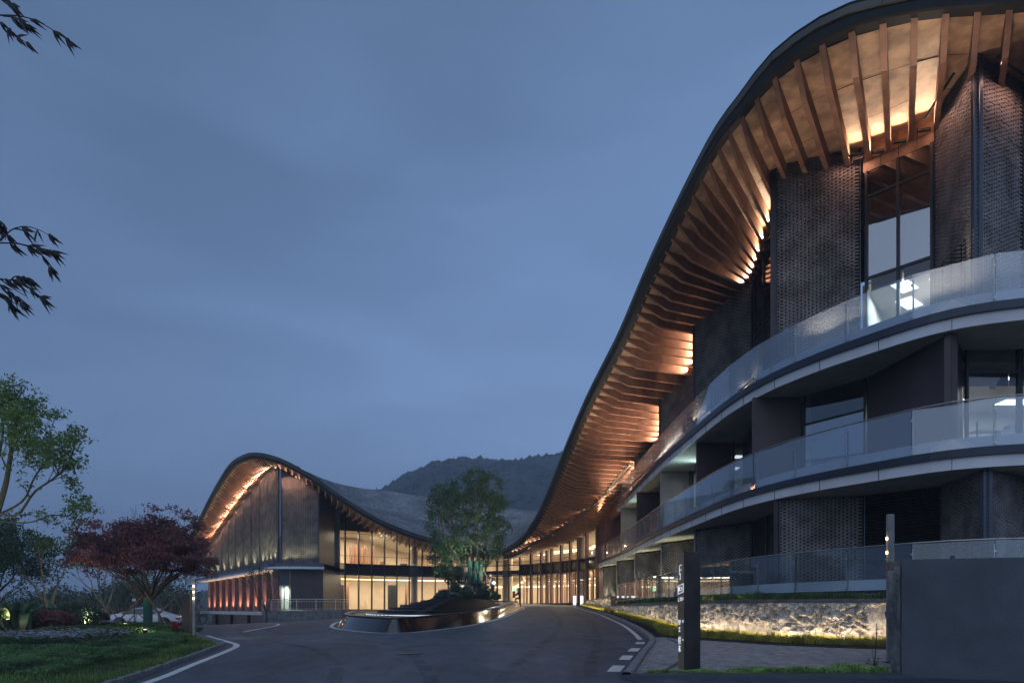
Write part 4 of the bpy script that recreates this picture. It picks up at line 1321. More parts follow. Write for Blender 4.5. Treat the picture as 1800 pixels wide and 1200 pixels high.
# low far tree belt behind the garden, left
def leaf_cloud(centers, radii, n, size, r, flat=.5, shell=.35):
    """n random leaf quads through ellipsoids"""
    centers = np.array(centers, float); radii = np.array(radii, float)
    if radii.ndim == 1: radii = np.repeat(radii[:, None], 3, 1)
    vol = radii.prod(1) ** .75; pr = vol / vol.sum()
    k = r.choice(len(centers), n, p=pr)
    d = r.normal(size=(n, 3)); d /= np.linalg.norm(d, axis=1)[:, None]
    rad = (shell + (1 - shell) * r.random(n) ** .6)
    # clumpiness
    c = centers[k] + d * radii[k] * rad[:, None]
    return leaf_quads(c, size, r)
def leaf_quads(c, size, r, up=0.0):
    n = len(c)
    a = r.normal(size=(n, 3)); a /= np.linalg.norm(a, axis=1)[:, None]
    b = r.normal(size=(n, 3)); b[:, 2] += up; b -= a * (a * b).sum(1)[:, None]; b /= np.linalg.norm(b, axis=1)[:, None]
    s = size * (.6 + .8 * r.random(n))[:, None]
    a = a * s; b = b * s * .45
    return np.stack([c - a, c + b * .9 - a * .1, c + a, c - b * .9 - a * .1], 1)

def clump_cloud(tips, n_per, rad, size, r, flat=.55):
    tips = np.repeat(np.array(tips), n_per, 0)
    off = r.normal(size=tips.shape) * rad * np.array((1, 1, flat))
    return leaf_quads(tips + off, size, r)

def grow(mb, p, d, L, rad, depth, r, tips, spread=.55, upb=.15, segs=4, ratio=.72, kids=(2, 3), grav=0.0, minr=.008):
    pts = [p.copy()]; rr = [rad]
    q = p.copy(); dd = d.copy()
    for s in range(segs):
        dd = (dd + Vector(r.normal(0, .10, 3)) + Vector((0, 0, upb * .3 - grav))).normalized()
        q = q + dd * (L / segs); pts.append(q.copy()); rr.append(max(minr, rad * (1 - .38 * (s + 1) / segs)))
    mb.tube(pts, rr, 6 if rad > .05 else 4, cap=False)
    if depth == 0:
        tips.append(tuple(q)); tips.append(tuple(pts[-2])); return
    for k in range(int(r.integers(kids[0], kids[1] + 1))):
        ax = Vector(r.normal(0, 1, 3)); nd = (dd + ax.normalized() * spread * (1 + .4 * r.random()) + Vector((0, 0, upb))).normalized()
        at = pts[-1] if k < 2 else pts[int(r.integers(2, len(pts)))]
        grow(mb, at, nd, L * ratio * (.8 + .4 * r.random()), rr[-1] * .78, depth - 1, r, tips, spread, upb, segs, ratio, kids, grav, minr)

# bare shrubs and thin trees behind the lawn
r4 = np.random.default_rng(21)
def bare_tree(name, x, y, h, label, group, leaves=0, barkm='bark_pale', lm='leaf', seed=1, spread=.6, depth=5, r0=None, lsize=.07, kids=(2, 3), lean=0, crad=.25, trunk=None, upb=.15):
    r = np.random.default_rng(seed)
    root = thing(name, (x, y, gz(x, y)), label, 'tree', group)
    g = MB(); tips = []
    r0 = r0 or h * .022
    t_ = trunk if trunk is not None else h * .22
    p = Vector((x, y, gz(x, y) - .05)); top = p + Vector((lean * t_, 0, t_))
    g.tube([p, (p + top) / 2 + Vector((.02, .02, 0)), top], [r0 * 1.25, r0 * 1.05, r0], 8)
    for k in range(3 if spread < 1 else 6):
        a = 2 * PI * (k + r.random() * .6) / (3 if spread < 1 else 6)
        d = Vector((math.cos(a) * spread, math.sin(a) * spread, 1)).normalized()
        grow(g, top - Vector((0, 0, .05)), d, h * .28, r0 * .72, depth - 1, r, tips, spread * .7, upb, 4, .72, kids)
    tr = g.build('trunk', MT[barkm], root)
    if leaves:
        idx = r.choice(len(tips), max(1, leaves // 8))
        Q = clump_cloud(np.array(tips)[idx], 8, crad, lsize, r)
        quads('crown', Q, MT[lm], root)
    return root, top, tips

GT = 'young propped trees behind the planting bed'
bare_tree('young_tree', -23.1, 34, 4.9, 'young leafy tree with green wrapped trunk propped by three poles behind the broad leaves', GT, 2600, seed=4, lm='leaf', depth=5, spread=.5, crad=.22, lsize=.085)
bare_tree('young_tree', -21.7, 36.5, 4.6, 'thinly leaved pale young tree standing right of the green wrapped one', GT, 900, seed=5, lm='leaf_light', depth=5, spread=.45, crad=.2, lsize=.08)
bare_tree('young_tree', -19.4, 37.5, 3.7, 'bare low branching tree left of the red maple', GT, 200, seed=6, lm='leaf', depth=6, spread=.8, crad=.2, lsize=.07, r0=.06)
bare_tree('young_tree', -25.6, 33.5, 4.2, 'dark twiggy tree at the picture edge beside the young wrapped tree', GT, 4200, seed=7, barkm='bark', lm='leaf_dark', depth=6, spread=.7, crad=.35, lsize=.08, r0=.08)
bare_tree('young_tree', -18.0, 50, 4.2, 'bare twiggy tree behind the rear of the silver car', GT, 300, seed=8, barkm='bark', depth=6, spread=.7, r0=.07)
bare_tree('young_tree', -27.5, 50, 5.0, 'bare pale twiggy tree behind the car park, beyond the propped trees', GT, 400, seed=9, depth=6, spread=.7, r0=.07)
def stakes(x, y, h, r_, label, grp, col='pole', n=3, wrap=0, wr=.12, ph=0.0, ring=True):
    root = thing('tree_prop', (x, y, gz(x, y)), label, 'tree prop', grp)
    for k in range(n):
        a = ph + 2 * PI * k / n
        g = MB(); fx, fy = x + math.cos(a) * r_, y + math.sin(a) * r_
        g.tube([(fx, fy, gz(fx, fy) - .05), (x + math.cos(a) * .08, y + math.sin(a) * .08, gz(x, y) + h + .05)], .03, 6)
        g.build('prop_pole', MT[col], root)
    return root
GP = 'timber tree props in the garden'
stakes(-23.1, 34, 1.45, 1.1, 'pale three-legged timber prop round the green wrapped young tree', GP, 'bark_pale', 4, ph=.4)
stakes(-21.7, 36.5, 1.2, .9, 'thin pale prop around the second young tree', GP, 'bark_pale', 3, ph=.2)
stakes(-19.9, 36.2, .7, .9, 'low pale wooden prop standing left of the car', GP, 'bark_pale', 3, ph=.9)
g = MB(); g.tube([(-23.1, 34, gz(-23.1, 34)), (-23.1, 34, gz(-23.1, 34) + 1.5)], .16, 12)
tag(g.build('trunk_wrap', MT['wrap']), 'green cloth wrapping round the trunk of the far propped tree', 'trunk wrap', 'green trunk wraps')

# dense background belt (undergrowth, reads as one mass)
cs_ = []; rs_ = []
for k in range(170):
    x = -62 + 50 * r4.random(); y = 54 + 14 * r4.random()
    if x > -.475 * y: x = -.475 * y - 1.5 - 12 * r4.random()
    cs_.append((x, y, gz(x, y) + .8 + 2.4 * r4.random())); rs_.append(1.1 + 1.2 * r4.random())
quads('undergrowth', leaf_cloud(cs_, rs_, 60000, .14, r4, shell=.2), MT['leaf_dark'], kind='stuff')
cs_ = []; rs_ = []
for k in range(90):
    x = -95 + 70 * r4.random(); y = 85 + 25 * r4.random() + max(0, (-40 - x)) * .3
    if x > -.475 * y: x = -.475 * y - 2.5 - 14 * r4.random()
    cs_.append((x, y, gz(x, y) + 1.0 + 4.5 * r4.random())); rs_.append(2.0 + 1.6 * r4.random())
quads('far_treeline', leaf_cloud(cs_, rs_, 40000, .3, r4, shell=.3), MT['leaf_dark'], kind='stuff')
# low brushwood: thin twigs of the hedge behind the car
g = MB()
for k in range(620):
    x = -46 + 21.5 * r4.random(); y = 50.5 + 6 * r4.random(); z = gz(x, y)
    for j in range(2):
        d = Vector((r4.normal() * .35, r4.normal() * .35, 1)).normalized(); L = 1.4 + 2.6 * r4.random() ** 2
        p = Vector((x, y, z)); q = p + d * L * .5 + Vector(r4.normal(0, .08, 3)); w = q + (d + Vector(r4.normal(0, .3, 3))).normalized() * L * .5
        g.tube([p, q, w], [.022, .015, .006], 3, cap=False)
g.build('brushwood', MT['bark_pale'], kind='stuff')

# ------------------------------------------------------------------ lawn, ground cover, beds
def mound(x, y):
    d = xl(y) - x if y < 37.4 else 0
    e = smooth(d / 2.2) * (.12 + .32 * smooth((d - 1) / 8) * (1 - .8 * smooth((y - 20) / 8) * (1 if x > -19.5 else .6))) * smooth((37.4 - y) / 5)
    return gz(x, y) + .03 + e
rows = []
for y in np.concatenate([np.arange(-4, 37.4, .45), [37.39]]):
    x1 = xl(y) - .18
    rows.append([(x1 - 46 * (k / 60.0) ** 1.6, y, mound(x1 - 46 * (k / 60.0) ** 1.6, y)) for k in range(61)])
g = MB(); g.loft(rows, flip=True); g.build('lawn', MT['lawn'], kind='structure', smooth=True)
r5 = np.random.default_rng(12)
def in_lawn(n, xa, xb, ya, yb, r):
    x = xa + (xb - xa) * r.random(n); y = ya + (yb - ya) * r.random(n)
    xm = np.interp(y, XL[:, 1], XL[:, 0]); k = (x < xm - .2)
    return x[k], y[k]
def mz(x, y): return np.array([mound(a, b) for a, b in zip(x, y)])
# grass blades
x, y = in_lawn(60000, -20, -6.4, 10, 30, r5)
keep = r5.random(len(x)) < np.clip(16 / y, .2, 1) ; x, y = x[keep], y[keep]
z = mz(x, y); n = len(x); h = .05 + .05 * r5.random(n); a = r5.random(n) * 2 * PI; w = .006 + .00035 * y
base = np.stack([x, y, z], 1); dx = np.stack([np.cos(a), np.sin(a), 0 * a], 1) * w[:, None]
tip = base + np.stack([r5.normal(0, .03, n), r5.normal(0, .03, n), h], 1)
quads('lawn_grass', np.stack([base - dx, base + dx, tip], 1), MT['grass'], kind='stuff')
# ground-cover shrubs: dense band of leaves over the front and middle of the mound
def cover(name, n, reg, hgt, size, m_, r, dens=None, kind='stuff', up=.6, hmap=None):
    x, y = in_lawn(n, *reg, r)
    k = np.array([dens(a, b) for a, b in zip(x, y)]) if dens else np.ones(len(x), bool)
    x, y = x[k], y[k]
    bum = np.array([mnoise.noise(Vector((a * 1.1, b * 1.1, 3))) for a, b in zip(x, y)])
    z = mz(x, y) + (hgt * (.55 + .8 * bum)) * (1 - .55 * r.random(len(x)) ** 2)
    c = np.stack([x, y, np.maximum(z, mz(x, y) + .02)], 1)
    return quads(name, leaf_quads(c, size, r, up), MT[m_], kind=kind)
def band(a, b):
    # band of shrubs running along the kerb about a metre behind it
    d = np.interp(b, XL[:, 1], XL[:, 0]) - a
    w = mnoise.noise(Vector((a * .35, b * .35, 9)))
    return 1.1 + w * .8 < d < 5.2 + w * 1.5 and b < 22.5
cover('ground_cover', 130000, (-17, -6.5, 11.5, 23), .26, .034, 'leaf_cover', r5, band)
def band2(a, b):
    w = mnoise.noise(Vector((a * .3, b * .3, 5)))
    d = np.interp(b, XL[:, 1], XL[:, 0]) - a
    return b > 22.8 + w * 1.5 and d > 1.6 + w
cover('ground_cover', 60000, (-26, -11.5, 22, 33), .20, .05, 'leaf_cover', r5, band2)
# lilac flowers, two patches
for (px_, py_, wx, wy, lab) in ((70, 1134, 1.0, .35, 'lilac flower patch at the foot of the broad leaves'), (145, 1128, 1.15, .6, 'larger lilac flower patch in the middle of the lawn'), (185, 1103, .5, .3, 'small lilac flower patch near the car')):
    p = ground_hit(px_, py_, mound); n = 420
    a = r5.random(n) * 2 * PI; q = r5.random(n) ** .5
    X = p.x + np.cos(a) * q * wx; Yy = p.y + np.sin(a) * q * wy * 2.4
    c = np.stack([X, Yy, mz(X, Yy) + .22 + .10 * r5.random(n)], 1)
    # five small petals read as one pale disc at this size
    u = .028 + .02 * r5.random(n)
    Q = np.stack([c + np.stack([u * math.cos(t_), u * math.sin(t_), .3 * u * r5.random(n)], 1) for t_ in (0, 1.26, 2.51, 3.77, 5.03)], 1)
    o = quads('flower_patch', Q, MT['flower'], kind='stuff')
    n2 = 900; a = r5.random(n2) * 2 * PI; q = r5.random(n2) ** .5; X = p.x + np.cos(a) * q * wx; Yy = p.y + np.sin(a) * q * wy * 2.4
    quads('flower_leaves', leaf_quads(np.stack([X, Yy, mz(X, Yy) + .05 + .15 * r5.random(n2)], 1), .04, r5), MT['leaf_dark'], kind='stuff')
# broad-leaved clump
def broad_plant(x, y, n, h, lab, seed):
    r = np.random.default_rng(seed); z = mound(x, y)
    root = thing('broadleaf_plant', (x, y, z), lab, 'plant', 'broad-leaved plants on the left of the lawn')
    for k in range(n):
        a = r.random() * 2 * PI; hh = h * (.6 + .5 * r.random()); out_ = .12 + .45 * r.random()
        bx, by = x + r.normal() * .25, y + r.normal() * .25
        rows = []
        for t_ in np.linspace(0, 1, 6):
            w = .11 * math.sin(PI * min(1, t_ * .92 + .06)) ** .7 * (h / .8)
            cx, cy, cz = bx + math.cos(a) * out_ * t_ ** 1.6, by + math.sin(a) * out_ * t_ ** 1.6, z + hh * math.sin(t_ * 1.75) / math.sin(1.4) * .92
            px_, py_ = -math.sin(a) * w, math.cos(a) * w
            rows.append([(cx - px_, cy - py_, cz + w * .25), (cx, cy, cz), (cx + px_, cy + py_, cz + w * .25)])
        g = MB(); g.loft(rows); g.build('leaf', MT['leaf_dark'] if r.random() < .6 else MT['leaf'], root, smooth=True)
k = 0
for (px_, Y) in ((4, 20), (22, 21.5), (40, 23), (58, 24.5), (76, 25.5), (14, 24), (50, 27), (92, 27)):
    x = (px_ - 900) / 1200 * Y
    broad_plant(x, Y, 16, .85, ['broad-leaved plant at the picture edge, lit from below', 'broad-leaved plant second from the picture edge', 'tall broad-leaved plant above the lilac flowers', 'broad-leaved plant beside the dark round shrub', 'broad-leaved plant under the green wrapped trunk', 'broad-leaved plant behind the picture-edge one', 'broad-leaved plant at the back of the clump', 'broad-leaved plant at the right end of the clump'][k], 60 + k); k += 1
# dark round shrubs
for (px_, py_, rx, rz_, m_, lab) in ((133, 1100, .95, .62, 'leaf_dark', 'dark round clipped shrub between the broad leaves and the car'), (100, 1112, .6, .42, 'leaf_red', 'low purple shrub in front of the dark round one'), (75, 1122, .6, .42, 'leaf_red', 'low purple shrub above the lilac flowers'), (165, 1092, .6, .45, 'leaf_dark', 'smaller dark shrub beside the rear of the car')):
    Y = {133: 26.5, 100: 24.5, 75: 22.5, 165: 29}[px_]; x = (px_ - 900) / 1200 * Y; z = mound(x, Y)
    root = thing('shrub', (x, Y, z), lab, 'shrub', 'dark shrubs of the bed')
    quads('foliage', leaf_cloud([(x, Y, z + rz_ * .7)], [(rx, rx, rz_)], 4200, .045, r5, shell=.55), MT[m_], root)
    g = MB(); g.tube([(x, Y, z - .05), (x, Y, z + rz_)], .03, 5); g.build('stem', MT['bark'], root)
# red flower and yellow flower by the totem
p = ground_hit(308, 1112, mound)
root = thing('potted_flower', (p.x, p.y, p.z), 'small red flower cluster beside the dark sign slab', 'flower')
quads('petals', leaf_cloud([(p.x, p.y, p.z + .28)], [.15], 260, .04, r5), mat('red_petal', (.35, .02, .04), .6), root)
quads('foliage', leaf_cloud([(p.x, p.y, p.z + .12)], [(.2, .2, .12)], 260, .04, r5), MT['leaf'], root)

# ------------------------------------------------------------------ red maple
mx_, my_ = -16.0, 30.0
mzb = gz(mx_, my_) + .18
root = thing('maple_tree', (mx_, my_, mzb), 'wide dark red maple with fanned branches in front of the left wing', 'tree')
g = MB(); tips = []
r6 = np.random.default_rng(14)
p0 = Vector((mx_, my_, mzb - .3)); top = p0 + Vector((.05, 0, 1.55))
g.tube([p0, (p0 + top) / 2, top], [.17, .15, .15], 10)
nb = 17
for k in range(nb):
    a = 2 * PI * (k + .5 * r6.random()) / nb; inc = (.45 + .75 * r6.random())
    if k % 3 == 0: inc = 1.25
    d = Vector((math.cos(a) * inc, math.sin(a) * inc * .8, .75)).normalized()
    grow(g, top + Vector((0, 0, -.25 + .3 * r6.random())), d, 1.25, .055, 4, r6, tips, .42, .05, 4, .76, (2, 2), -.01, .006)
g.build('trunk', MT['bark'], root)
tips = np.array(tips)
# spread the crown to the umbrella outline seen in the picture
cx, cz0 = mx_ + .1, mzb
rel = tips - np.array((cx, my_, 0))
sel = tips[(tips[:, 2] > mzb + 1.9)]
ex = []
for k in range(1500):
    a = r6.random() * 2 * PI; q = r6.random() ** .55
    X = .15 + math.cos(a) * q * 2.55; Yy = math.sin(a) * q * 2.3
    topz = 4.65 * math.sqrt(max(0, 1 - (q * .80) ** 2)) + .25 * math.sin(a * 5 + q * 6)
    lowz = 2.25 + .9 * (1 - q) + .3 * math.sin(a * 7)
    ex.append((mx_ + .05 + X, my_ + Yy, mzb + lowz + (topz - lowz) * r6.random() ** .6))
ex = np.array(ex)
nz_ = np.array([mnoise.noise(Vector(p) * 1.15) for p in ex])
ex = ex[nz_ > -.10]
cl = np.concatenate([sel[:400], ex])
quads('crown', clump_cloud(cl, 22, .17, .07, r6, .35), MT['leaf_red'], root)
g = MB(); g.tube([(mx_, my_, mzb - .3), (mx_, my_, mzb + 1.35)], .19, 14)
tag(g.build('trunk_wrap', MT['wrap']), 'green cloth wrapping round the maple trunk before the car', 'trunk wrap', 'green trunk wraps')
PR = thing('tree_prop', (mx_, my_, mzb), 'brown tripod of timber poles propping the red maple', 'tree prop', GP)
for (dx_, dy_) in ((1.5, -1.2), (-1.3, -.6), (-.6, 1.2)):
    g = MB(); g.tube([(mx_ + dx_, my_ + dy_, gz(mx_ + dx_, my_ + dy_) + .1), (mx_ - dx_ * .03, my_ - dy_ * .03 - .2, mzb + 1.5)], .035, 6); g.build('prop_pole', MT['pole'], PR)
lamp('SPOT', 'garden_uplight', (mx_ - .9, my_ - 3.0, mzb + .15), 520, (1, .80, .58), target=(mx_ - .7, my_ - .6, mzb + 3.2), size=.06, angle=90, blend=.9)

# ------------------------------------------------------------------ large pale-green tree on the far left
r7 = np.random.default_rng(33)
tx_, ty_ = -17.6, 22.5
root = thing('green_tree', (tx_, ty_, gz(tx_, ty_)), 'tall airy pale-green tree leaning in at the picture edge', 'tree')
g = MB(); tips = []
def limb(pts, r0_, r1_, kids, depth, L, lift=.25):
    pts = [P(a, b, Y) for a, b, Y in pts]
    c = catmull([tuple(p) for p in pts], np.linspace(0, len(pts) - 1, 18))
    rr = np.linspace(r0_, r1_, 18)
    g.tube(c, rr, 7, cap=False)
    for k in range(kids):
        i = int(r7.integers(6, 18)); p = Vector(c[i]); d = Vector(c[min(i + 1, 17)] - c[i - 1]).normalized()
        nd = (d + Vector(r7.normal(0, .5, 3)) + Vector((0, 0, lift))).normalized()
        grow(g, p, nd, L, rr[i] * .55, depth, r7, tips, .5, .12, 4, .72, (2, 2), 0, .006)
limb([(-42, 1150, 22.5), (-25, 1000, 22.5), (-5, 900, 22.5)], .15, .10, 0, 0, 0)
limb([(-5, 900, 22.5), (10, 850, 22.4), (20, 790, 22.3), (30, 730, 22.2), (28, 700, 22)], .10, .03, 8, 1, .42)
limb([(-5, 900, 22.5), (30, 905, 22), (60, 865, 21.7), (95, 840, 21.5), (122, 812, 21.4), (133, 770, 21.3)], .05, .015, 11, 1, .42)
limb([(-5, 905, 22.5), (40, 880, 22.6), (60, 840, 22.8), (85, 800, 23), (88, 755, 23)], .04, .014, 9, 1, .42)
limb([(-5, 915, 22.5), (50, 918, 22), (90, 905, 21.8), (120, 905, 21.7), (140, 885, 21.6)], .026, .01, 6, 1, .3, .05)
limb([(-5, 900, 22.5), (-5, 820, 22.5), (5, 760, 22.6), (0, 710, 22.6)], .06, .02, 8, 1, .42)
g.build('trunk', MT['bark'], root)
tips = np.array(tips)
quads('crown', clump_cloud(tips, 12, .14, .06, r7, .6), MT['leaf_light'], root)
ct = []
for (px_, py_, rp, n) in ((15, 715, 40, 50), (45, 735, 45, 60), (20, 755, 45, 60), (70, 770, 35, 30), (60, 720, 30, 30), (100, 785, 35, 26), (125, 765, 22, 20), (75, 805, 35, 26), (45, 800, 35, 20), (138, 885, 22, 26), (125, 850, 15, 10), (10, 700, 30, 40), (115, 810, 30, 18)):
    for k in range(n):
        p = P(px_ + r7.normal() * rp * .5, py_ + r7.normal() * rp * .42, 22.2 + r7.normal() * .8); ct.append(tuple(p))
quads('foliage', clump_cloud(ct, 15, .10, .062, r7, .6), MT['leaf_light'], root)
lamp('SPOT', 'garden_uplight', (-17.4, 20.5, gz(-17, 20) + .5), 500, (.85, 1, .55), target=(-17.0, 22.3, 6.5), size=.08, angle=75, blend=.9)
# darker dense tree below it
root = thing('evergreen_tree', (-23.9, 27.5, gz(-23.9, 27.5)), 'dark dense leafy tree under the pale-green one, at the edge of the bed', 'tree')
ct = []
for (px_, py_, rp, n) in ((10, 930, 26, 90), (-10, 960, 40, 90), (30, 960, 24, 50), (0, 1000, 35, 50)):
    for k in range(n): ct.append(tuple(P(px_ + r7.normal() * rp * .6, py_ + r7.normal() * rp * .5, 27 + r7.normal() * .8)))
quads('crown', clump_cloud(ct, 16, .15, .06, r7), MT['leaf_dark'], root)
g = MB(); tips2 = []
pb = Vector((-20.8, 27.3, gz(-20.8, 27.3)))
g.tube([pb, pb + Vector((0, 0, 1.0)), pb + Vector((.1, 0, 1.8))], [.12, .1, .09], 8)
for k in range(7):
    a = 2 * PI * k / 7; grow(g, pb + Vector((.1, 0, 1.5)), Vector((math.cos(a) * .9, math.sin(a) * .6, 1)).normalized(), 1.0, .05, 4, r7, tips2, .5, .05, 4, .75, (2, 2), 0, .006)
g.build('trunk', MT['bark'], root)

# thick raking prop pole at the picture edge
root = thing('tree_prop', (-18.6, 21, gz(-18.6, 21)), 'thick lit timber prop crossing the broad leaves at the picture edge', 'tree prop', GP)
g = MB(); g.tube([P(-40, 1040, 20.5), P(38, 1135, 19.5)], .07, 8); g.build('prop_pole', MT['bark_pale'], root)
g = MB(); g.tube([P(-40, 1050, 19.5), P(30, 1100, 20.5)], .05, 8); g.build('prop_pole', MT['pole'], root)
def garden_light(px_, py_, e, col, up=.25, tgt=None):
    p = ground_hit(px_, py_, mound); zz = p.z
    root = thing('garden_spotlight', (p.x, p.y, zz), {255: 'small garden spotlight glowing in the ground cover before the maple', 220: 'small garden spotlight behind the ground cover by the car wheel', 14: 'small garden spotlight among the broad leaves'}[px_], 'spotlight', 'garden spotlights')
    g = MB(); g.tube([(p.x, p.y, zz), (p.x, p.y, zz + up)], .03, 6); g.build('stake', MT['frame'], root)
    g = MB(); g.tube([(p.x, p.y, zz + up), (p.x, p.y - .02, zz + up + .1)], .06, 8); hd = g.build('head', MT['frame'], root)
    g = MB(); g.tube([(p.x, p.y, zz + up + .101), (p.x, p.y, zz + up + .11)], .045, 8); g.build('lens', MT['e_warm_soft'], hd)
    lamp('POINT', 'garden_glow', (p.x, p.y, zz + up + .22), e, col, size=.05)
garden_light(255, 1117, 7, (1, .95, .5), .1); garden_light(220, 1104, 3, (1, .95, .5), .1); garden_light(14, 1112, 7, (1, .9, .35), .3)
lamp('SPOT', 'garden_uplight', (-20.2, 31.5, gz(-20, 31) + .4), 160, (1, .9, .65), target=(-21.5, 35, 3.5), size=.06, angle=110, blend=.9)

# ------------------------------------------------------------------ silver car
def build_car(cx, cy, cz, rz=0.0):
    root = thing('parked_car', (cx, cy, cz), 'silver saloon car parked behind the maple and its timber props', 'car')
    Lc = 4.5
    # side profile: x from rear (0) to front (4.5); z of roofline / beltline / sill
    xs = [0, .12, .35, .8, 1.15, 1.55, 2.0, 2.5, 2.95, 3.35, 3.8, 4.2, 4.42, 4.5]
    up = [.72, .90, .98, 1.04, 1.24, 1.38, 1.43, 1.40, 1.24, 1.02, .93, .84, .70, .55]
    lo = [.38, .30, .26, .22, .20, .20, .20, .20, .20, .20, .22, .24, .28, .36]
    wd = [.70, .80, .86, .89, .90, .90, .90, .90, .90, .89, .87, .82, .74, .62]
    belt = [.70, .84, .90, .93, .94, .94, .93, .92, .91, .90, .86, .80, .68, .54]
    rows = []
    for x, u, l, w, b in zip(xs, up, lo, wd, belt):
        rw = w * (.98 if u - b < .15 else .72)
        half = [(-w * .93, l), (-w, l + .12), (-w, (l + b) / 2 + .05), (-w * .97, b), (-(w * .97 + rw) / 2, (b + u) / 2), (-rw * .92, u - .03), (-rw * .55, u + .01), (0, u + .02)]
        prof = half + [(-a, z) for a, z in reversed(half[:-1])]
        rows.append([(x - Lc / 2, a, z) for a, z in prof])
    c, s = math.cos(rz), math.sin(rz)
    def X(p):
        p = (p[0] * 1.08, p[1], p[2])
        return (cx + p[0] * c - p[1] * s, cy + p[0] * s + p[1] * c, cz + p[2])
    g = MB(); g.loft([[X(p) for p in r] for r in rows]); g.poly([X(p) for p in rows[0]]); g.poly([X(p) for p in rows[-1]], True)
    body = g.build('body', MT['carpaint'], root, smooth=True)
    m = body.modifiers.new('s', 'SUBSURF'); m.levels = 1; m.render_levels = 2
    for sd in (-1, 1):
        # side windows as one band in three panes
        for (xa, xb) in ((.98, 1.55), (1.60, 2.42), (2.47, 3.10)):
            pts = []
            for x in np.linspace(xa, xb, 5): pts.append((x - Lc / 2, sd * (.885), .965))
            for x in np.linspace(xb, xa, 5):
                zt_ = np.interp(x, xs, up) - .09; zt_ = max(zt_, .99)
                pts.append((x - Lc / 2, sd * (.885 - (zt_ - .95) * .52), zt_))
            g = MB(); g.poly([X((p[0], p[1] + sd * .012, p[2])) for p in pts], sd < 0)
            g.build('side_window', MT['carglass'], body)
        g = MB(); g.box(X((.95, sd * .97, .98)), (.16, .14, .11), rz); g.build('wing_mirror', MT['carpaint'], body)
        for xx in (-.62, .30):
            g = MB(); g.box(X((xx, sd * .915, .84)), (.16, .02, .025), rz); g.build('door_handle', MT['steel'], body)
        g = MB(); g.box(X((-2.12, sd * .74, .82)), (.18, .22, .13), rz); g.build('tail_light', mat('tail_lamp', (.25, .02, .02), .2), body)
        g = MB(); g.box(X((2.10, sd * .66, .66)), (.24, .24, .13), rz); g.build('headlight', MT['glass_sky'], body)
        for wx in (-1.40, 1.35):
            cen = Vector(X((wx, sd * .84, .33))); ax = Vector((-s, c, 0)) * sd
            g = MB(); g.tube([cen - ax * .1, cen + ax * .10], .33, 24); wh = g.build('wheel', MT['rubber'], root)
            g = MB(); g.tube([cen + ax * .10, cen + ax * .112], .25, 24); g.build('rim', MT['frame'], wh)
            g = MB()
            for k in range(7):
                a = 2 * PI * k / 7; dv = Vector((c, s, 0)) * math.cos(a) + Vector((0, 0, 1)) * math.sin(a)
                g.tube([cen + ax * .118, cen + ax * .118 + dv * .24], .022, 4)
            g.tube([cen + ax * .10, cen + ax * .13], .05, 8)
            g.build('spokes', MT['rim'], wh)
            g = MB()
            arc = [cen + ax * .085 + Vector((c, s, 0)) * math.cos(a) * .39 + Vector((0, 0, 1)) * math.sin(a) * .39 for a in np.linspace(-.1, PI + .1, 14)]
            g.tube(arc, .045, 5); g.build('wheel_arch', MT['void'], body)
    g = MB(); g.box(X((1.0, 0, .30)), (2.0, 1.78, .2), rz); g.build('underbody', MT['void'], root)
    # windscreen and rear window
    for (xa, xb, nm) in ((2.55, 3.28, 'windscreen'), (.86, 1.42, 'rear_window')):
        za, zb = np.interp(xa, xs, up), np.interp(xb, xs, up)
        g = MB(); g.add([X((xa - Lc / 2, -.56, za + .022)), X((xb - Lc / 2, -.70, zb + .022)), X((xb - Lc / 2, .70, zb + .022)), X((xa - Lc / 2, .56, za + .022))], [(0, 1, 2, 3)])
        g.build(nm, MT['carglass'], body)
build_car(-25.0, 47.0, gz(-25.0, 47) + .0, 0.03)

# ------------------------------------------------------------------ light posts and sign slabs
def light_post(p, h, w, lab, zs, e=6, side=(-.0, -1), up=None):
    root = thing('light_post', p, lab, 'light post', 'slim grey light posts')
    g = MB(); g.box((p[0], p[1], p[2] + h / 2), (w, w * .6, h)); post = g.build('post', MT['kerb'], root)
    g = MB(); g.box((p[0], p[1], p[2] + .01), (w * 2, w * 1.6, .02)); g.build('base_plate', MT['frame'], root)
    for z in zs:
        g = MB(); g.box((p[0] + side[0] * w * .52, p[1] + side[1] * w * .32, p[2] + z), (w * .5 if side[0] == 0 else .02, .02 if side[0] == 0 else w * .4, .05))
        g.build('lens', MT['e_warm'], post)
        if e: lamp('POINT', 'post_light', (p[0] + side[0] * (w * .5 + .08), p[1] + side[1] * (w * .3 + .08), p[2] + z), e, (1, .84, .55), size=.03)
q = ground_hit(341, 1120)
light_post((q.x, q.y, gz(q.x, q.y) + .05), 1.95, .09, 'slim grey light post with three lit slots at the tip of the lawn', (1.30, 1.52, 1.72), .8)
light_post((8.09, 14.6, gz(8.1, 14.6) + .05), 3.17, .135, 'slim grey light post rising behind the dark foreground wall', (2.35, 2.65), .5, side=(-1, 0))
q = Vector((-.5, 0, 0))
Y_ = 56; x_ = (284 - 900) / 1200 * Y_
light_post((x_, Y_, gz(x_, Y_)), 2.3, .10, 'distant slim light post behind the car', (1.1, 1.4), 3)
q = ground_hit(328, 1113)
SG_ = thing('sign_slab', (q.x, q.y, q.z), 'low dark ribbed sign slab at the tip of the lawn', 'sign')
g = MB(); g.box((q.x, q.y, q.z + .76), (.30, .5, 1.5), .35); bdy = g.build('body', MT['totem'], SG_)
